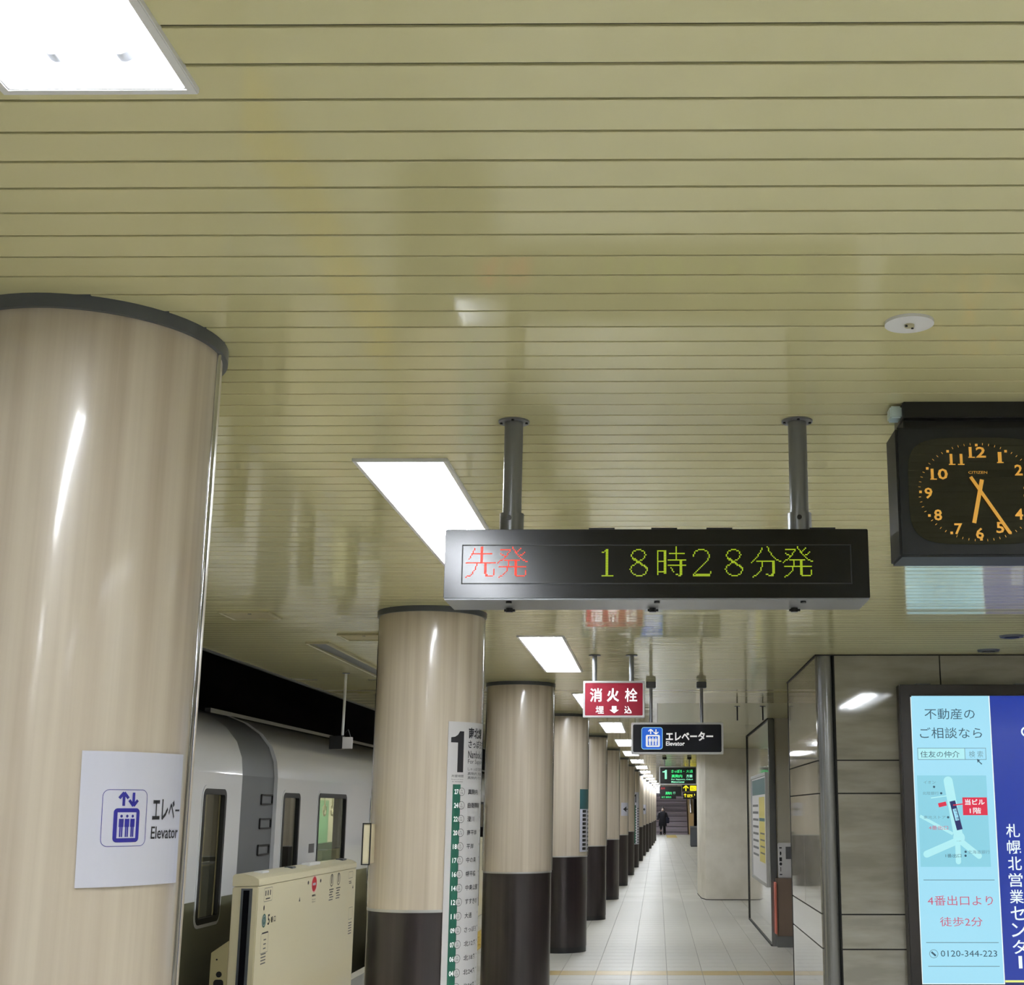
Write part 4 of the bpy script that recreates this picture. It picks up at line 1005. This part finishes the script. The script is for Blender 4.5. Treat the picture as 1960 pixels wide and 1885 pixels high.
g = MB(); g.tube([(-2.5, 10.76, HC), (-2.505, 10.76, 2.12)], 0.011, 10); build('pole', g, M['white'], cm, smooth=50)
g = MB(); g.box(-2.60, 10.72, 2.01, -2.50, 10.84, 2.115); build('housing', g, M['black'], cm, bevel=0.004)
g = MB(); g.box(-2.497, 10.73, 2.015, -2.42, 10.76, 2.105); build('screen', g, M['notice'], cm, bevel=0.002)
g = MB(); g.tube([(-2.49, 10.76, 2.14), (-2.46, 10.76, 2.165), (-2.44, 10.76, 2.105)], 0.004, 6); build('cable', g, M['black'], cm)
g = MB(); g.cyl((-2.5, 10.76, HC - 0.006), 0.03, 0.006, n=16); build('flange', g, M['darkmetal'], cm)

# ------------------------------------------------------------------ wall things to the right
po = thing('poster_board', 'tall framed notice with dark teal header and yellow stripe on the second wall', 'poster', (1.33, 17.8, 0.64))
xs = 1.332
g = MB(); g.frame(16.5, 0.64, 19.05, 1.99, 0.04, xs - 0.028, xs, axis='x'); build('frame', g, M['signframe'], po)
P = Print(sideR(xs - 0.012)); P.rect(16.53, 0.67, 19.02, 1.96, 'notice'); P.rect(16.6, 1.73, 18.95, 1.93, 'tealp', 0.001)
P.rect(16.85, 0.90, 17.75, 1.70, 'yellowp', 0.001); P.rect(16.85, 1.40, 17.75, 1.44, 'tealp', 0.0015)
for k in range(8): P.rect(17.9, 0.95 + k * 0.09, 18.9, 0.98 + k * 0.09, 'p_grey', 0.001)
for k in range(4): P.rect(16.9, 1.0 + k * 0.08, 17.6, 1.02 + k * 0.08, 'p_grey', 0.0015)
P.done('poster_sheet', po)
nb = thing('call_point', 'white intercom notice with black symbols on the end of the second wall', 'notice', (1.485, 16.15, 0.766))
g = MB(); g.box(1.412, 16.12, 0.766, 1.62, 16.2, 1.163); build('board', g, M['notice'], nb, bevel=0.008)
P = Print(flat(16.12))
P.disc(1.44, 1.045, 0.010, 0.022, 'p_black'); P.rect(1.425, 1.10, 1.455, 1.115, 'p_black'); P.rect(1.425, 0.955, 1.455, 1.0, 'p_black'); P.disc(1.44, 0.925, 0.016, 0.018, 'p_black'); P.rect(1.435, 0.84, 1.443, 0.89, 'p_black'); P.rect(1.425, 0.80, 1.455, 0.812, 'p_black')
P.rect(1.50, 0.98, 1.58, 1.12, 'p_grey'); P.done('symbols', nb)
cb = thing('brown_cabinet', 'brown cabinet with orange red edge below the white intercom notice', 'cabinet', (1.48, 16.1, 0))
g = MB(); g.box(1.378, 16.04, 0.125, 1.72, 16.2, 0.766); build('body', g, M['brown'], cb, bevel=0.004)
g = MB(); g.box(1.358, 16.02, 0.15, 1.377, 16.17, 0.72); build('side_edge', g, M['orange'], cb)
g = MB(); g.box(1.38, 16.06, 0, 1.72, 16.19, 0.124); build('plinth', g, M['steel'], cb)
bn = thing('waste_bin', 'dark waste bin standing far away beside the beige pier', 'bin', (1.62, 59.2, 0))
g = MB(); g.box(1.42, 59, 0.03, 1.95, 59.5, 0.80); build('body', g, M['darkmetal'], bn, bevel=0.02)
g = MB(); g.box(1.40, 58.98, 0.80, 1.97, 59.52, 0.86); build('lid', g, M['greymetal'], bn, bevel=0.01)
g = MB(); g.box(1.44, 59.02, 0, 1.93, 59.48, 0.035); build('base', g, M['black'], bn)

# ------------------------------------------------------------------ stairs at the far end
g = MB(); g.box(-0.45, 88.3, 0, 2.0, 88.32, 0.01)
st = thing('staircase', 'purple grey staircase rising at the far end of the platform', 'stairs', (0.9, 88.3, 0))
build('landing_edge', g, M['joint'], st)
for k in range(17):
    g = MB(); y0_ = 88.3 + k * 0.30; g.box(-0.6, y0_, 0, 1.96, y0_ + 0.30, 0.165 * (k + 1) - 0.028); s_ = build('step', g, M['stair'], st)
    g = MB(); g.box(-0.6, y0_ - 0.015, 0.165 * (k + 1) - 0.026, 1.96, y0_ + 0.30, 0.165 * (k + 1)); build('nosing', g, M['stairnose'] if k % 2 else M['rubber'], s_)
rl = thing('stair_parapet', 'tan sloping parapet along the right side of the far stairs', 'parapet', (2.15, 88.2, 0))
g = MB(); g.prism([(88.0, 0), (88.0, 1.25), (94, 4.4), (94, 0)], 2.03, 2.34, 'x'); build('wall', g, M['tanrail'], rl)
g = MB(); g.tube([(2.15, 88.0, 1.36), (2.15, 93.5, 4.25)], 0.03); build('handrail', g, M['steel'], rl)
g = MB(); g.box(2.40, 89.5, 0, 6.2, 89.7, HC + 0.2); struct('wall_far', g, M['void'])  # near-black sheet painted for the shade inside the passage beside the stairs
g = MB(); g.box(-2.85, 96, 0, 6.2, 96.2, 6); g.box(-1.0, 88.15, 0, -0.75, 96, 6); g.box(-1.0, 88.15, 5.9, 6.2, 96, 6.0); g.box(2.6, 90, 0, 2.7, 96, 6); struct('wall_far', g, M['plainwall'])
sl_ = thing('stairwell_fill', 'added fill light over the far stairs', 'light', (0.7, 91, 4.6))  # unseen lamp added to brighten the far stairs
g = MB(); g.box(0.55, 90, 4.6, 0.85, 92, 4.66); build('body', g, M['white'], sl_)
g = MB(); g.cyl((0.7, 90.05, 4.575), 0.03, 1.9, axis='y', n=12); build('tube', g, M['tube'], sl_)
g = MB()
g.box(0.68, 90.5, 4.66, 0.72, 90.54, 5.9); build('stem', g, M['greymetal'], sl_)

# ------------------------------------------------------------------ person far away
def skinned(name, verts, edges, radii, m, parent, sub=1):
    me = bpy.data.meshes.new(name); me.from_pydata(verts, edges, [])
    o = bpy.data.objects.new(name, me); C.objects.link(o)
    sk = o.modifiers.new('s', 'SKIN'); sk.use_smooth_shade = True
    for v, r in zip(me.skin_vertices[0].data, radii): v.radius = r
    me.skin_vertices[0].data[0].use_root = True
    ss = o.modifiers.new('u', 'SUBSURF'); ss.levels = sub; ss.render_levels = sub
    dg = bpy.context.evaluated_depsgraph_get(); me2 = bpy.data.meshes.new_from_object(o.evaluated_get(dg)); me2.materials.clear(); me2.materials.append(m); me2.shade_smooth()
    bpy.data.objects.remove(o); q = bpy.data.objects.new(name, me2); C.objects.link(q); q.parent = parent
    return q
pe = thing('person', 'person in a long dark coat with a bag walking far down the platform', 'person', (0.34, 86.5, 0))
V_ = [(0, 0, 0.92), (0, 0, 1.10), (0, 0, 1.30), (0, -0.01, 1.42), (0, -0.02, 1.50), (0, -0.03, 1.58), (0, -0.03, 1.66),
      (-0.09, 0, 0.86), (-0.11, -0.10, 0.47), (-0.11, -0.06, 0.09), (-0.12, -0.20, 0.04),
      (0.09, 0, 0.86), (0.11, 0.06, 0.48), (0.12, 0.12, 0.11), (0.12, -0.02, 0.05),
      (-0.19, 0, 1.38), (-0.27, 0.03, 1.12), (-0.30, -0.06, 0.88), (0.19, 0, 1.38), (0.28, 0.0, 1.12), (0.30, -0.10, 0.90)]
E_ = [(0, 1), (1, 2), (2, 3), (3, 4), (4, 5), (5, 6), (0, 7), (7, 8), (8, 9), (9, 10), (0, 11), (11, 12), (12, 13), (13, 14), (3, 15), (15, 16), (16, 17), (3, 18), (18, 19), (19, 20)]
R_ = [(0.15, 0.11), (0.14, 0.10), (0.16, 0.11), (0.08, 0.07), (0.055, 0.055), (0.085, 0.095), (0.075, 0.085), (0.07, 0.07), (0.04, 0.04), (0.03, 0.03), (0.028, 0.025), (0.07, 0.07), (0.04, 0.04), (0.03, 0.03), (0.028, 0.025),
      (0.06, 0.06), (0.048, 0.048), (0.035, 0.035), (0.06, 0.06), (0.048, 0.048), (0.035, 0.035)]
skinned('body', V_, E_, R_, M['skin'], pe, 2)
g = MB()   # coat: lofted rings
rings = [(0.55, 0.26, 0.19), (0.75, 0.25, 0.18), (0.98, 0.215, 0.155), (1.18, 0.225, 0.155), (1.34, 0.235, 0.15), (1.42, 0.20, 0.13), (1.47, 0.10, 0.09)]
vs = []; n = 20
for z, a, b in rings:
    for i in range(n): vs.append((0.34 + a * cos(2 * pi * i / n), 86.5 + b * sin(2 * pi * i / n), z))
g.add(vs, [(r * n + i, r * n + (i + 1) % n, (r + 1) * n + (i + 1) % n, (r + 1) * n + i) for r in range(len(rings) - 1) for i in range(n)] + [tuple(range(n))[::-1]])
for s_, pts in ((-1, [(-0.19, 0, 1.38), (-0.275, 0.03, 1.12), (-0.305, -0.05, 0.92)]), (1, [(0.19, 0, 1.38), (0.285, 0, 1.12), (0.305, -0.09, 0.94)])):
    g.tube([(0.34 + a, 86.5 + b, c) for a, b, c in pts], 0.068, 10)
build('coat', g, M['coat'], pe, smooth=60)
g = MB(); g.tube([(0.25, 86.5, 0.80), (0.23, 86.4, 0.47), (0.23, 86.44, 0.05)], 0.085, 10); g.tube([(0.43, 86.5, 0.80), (0.45, 86.56, 0.48), (0.46, 86.62, 0.05)], 0.085, 10); build('trousers', g, M['coat'], pe, smooth=60)
g = MB(); g.cyl((0.34, 86.5, 1.60), 0.098, 0.05, n=16); g.cyl((0.34, 86.5, 1.65), 0.098, 0.09, n=16, r2=0.05); build('hair', g, M['hair'], pe, smooth=60)
g = MB(); g.box(0.285, 86.365, 1.53, 0.395, 86.42, 1.60); build('face_mask', g, M['maskc'], pe, bevel=0.015)
g = MB(); g.box(0.54, 86.35, 0.72, 0.76, 86.62, 1.08); build('shoulder_bag', g, mat('navy_bag', srgb(22, 24, 44), 0.8), pe, bevel=0.03)
for a_, b_ in ((0.19, 86.28), (0.42, 86.48)):
    g = MB(); g.box(a_, b_, 0, a_ + 0.08, b_ + 0.24, 0.08); build('shoe', g, M['black'], pe, bevel=0.02)
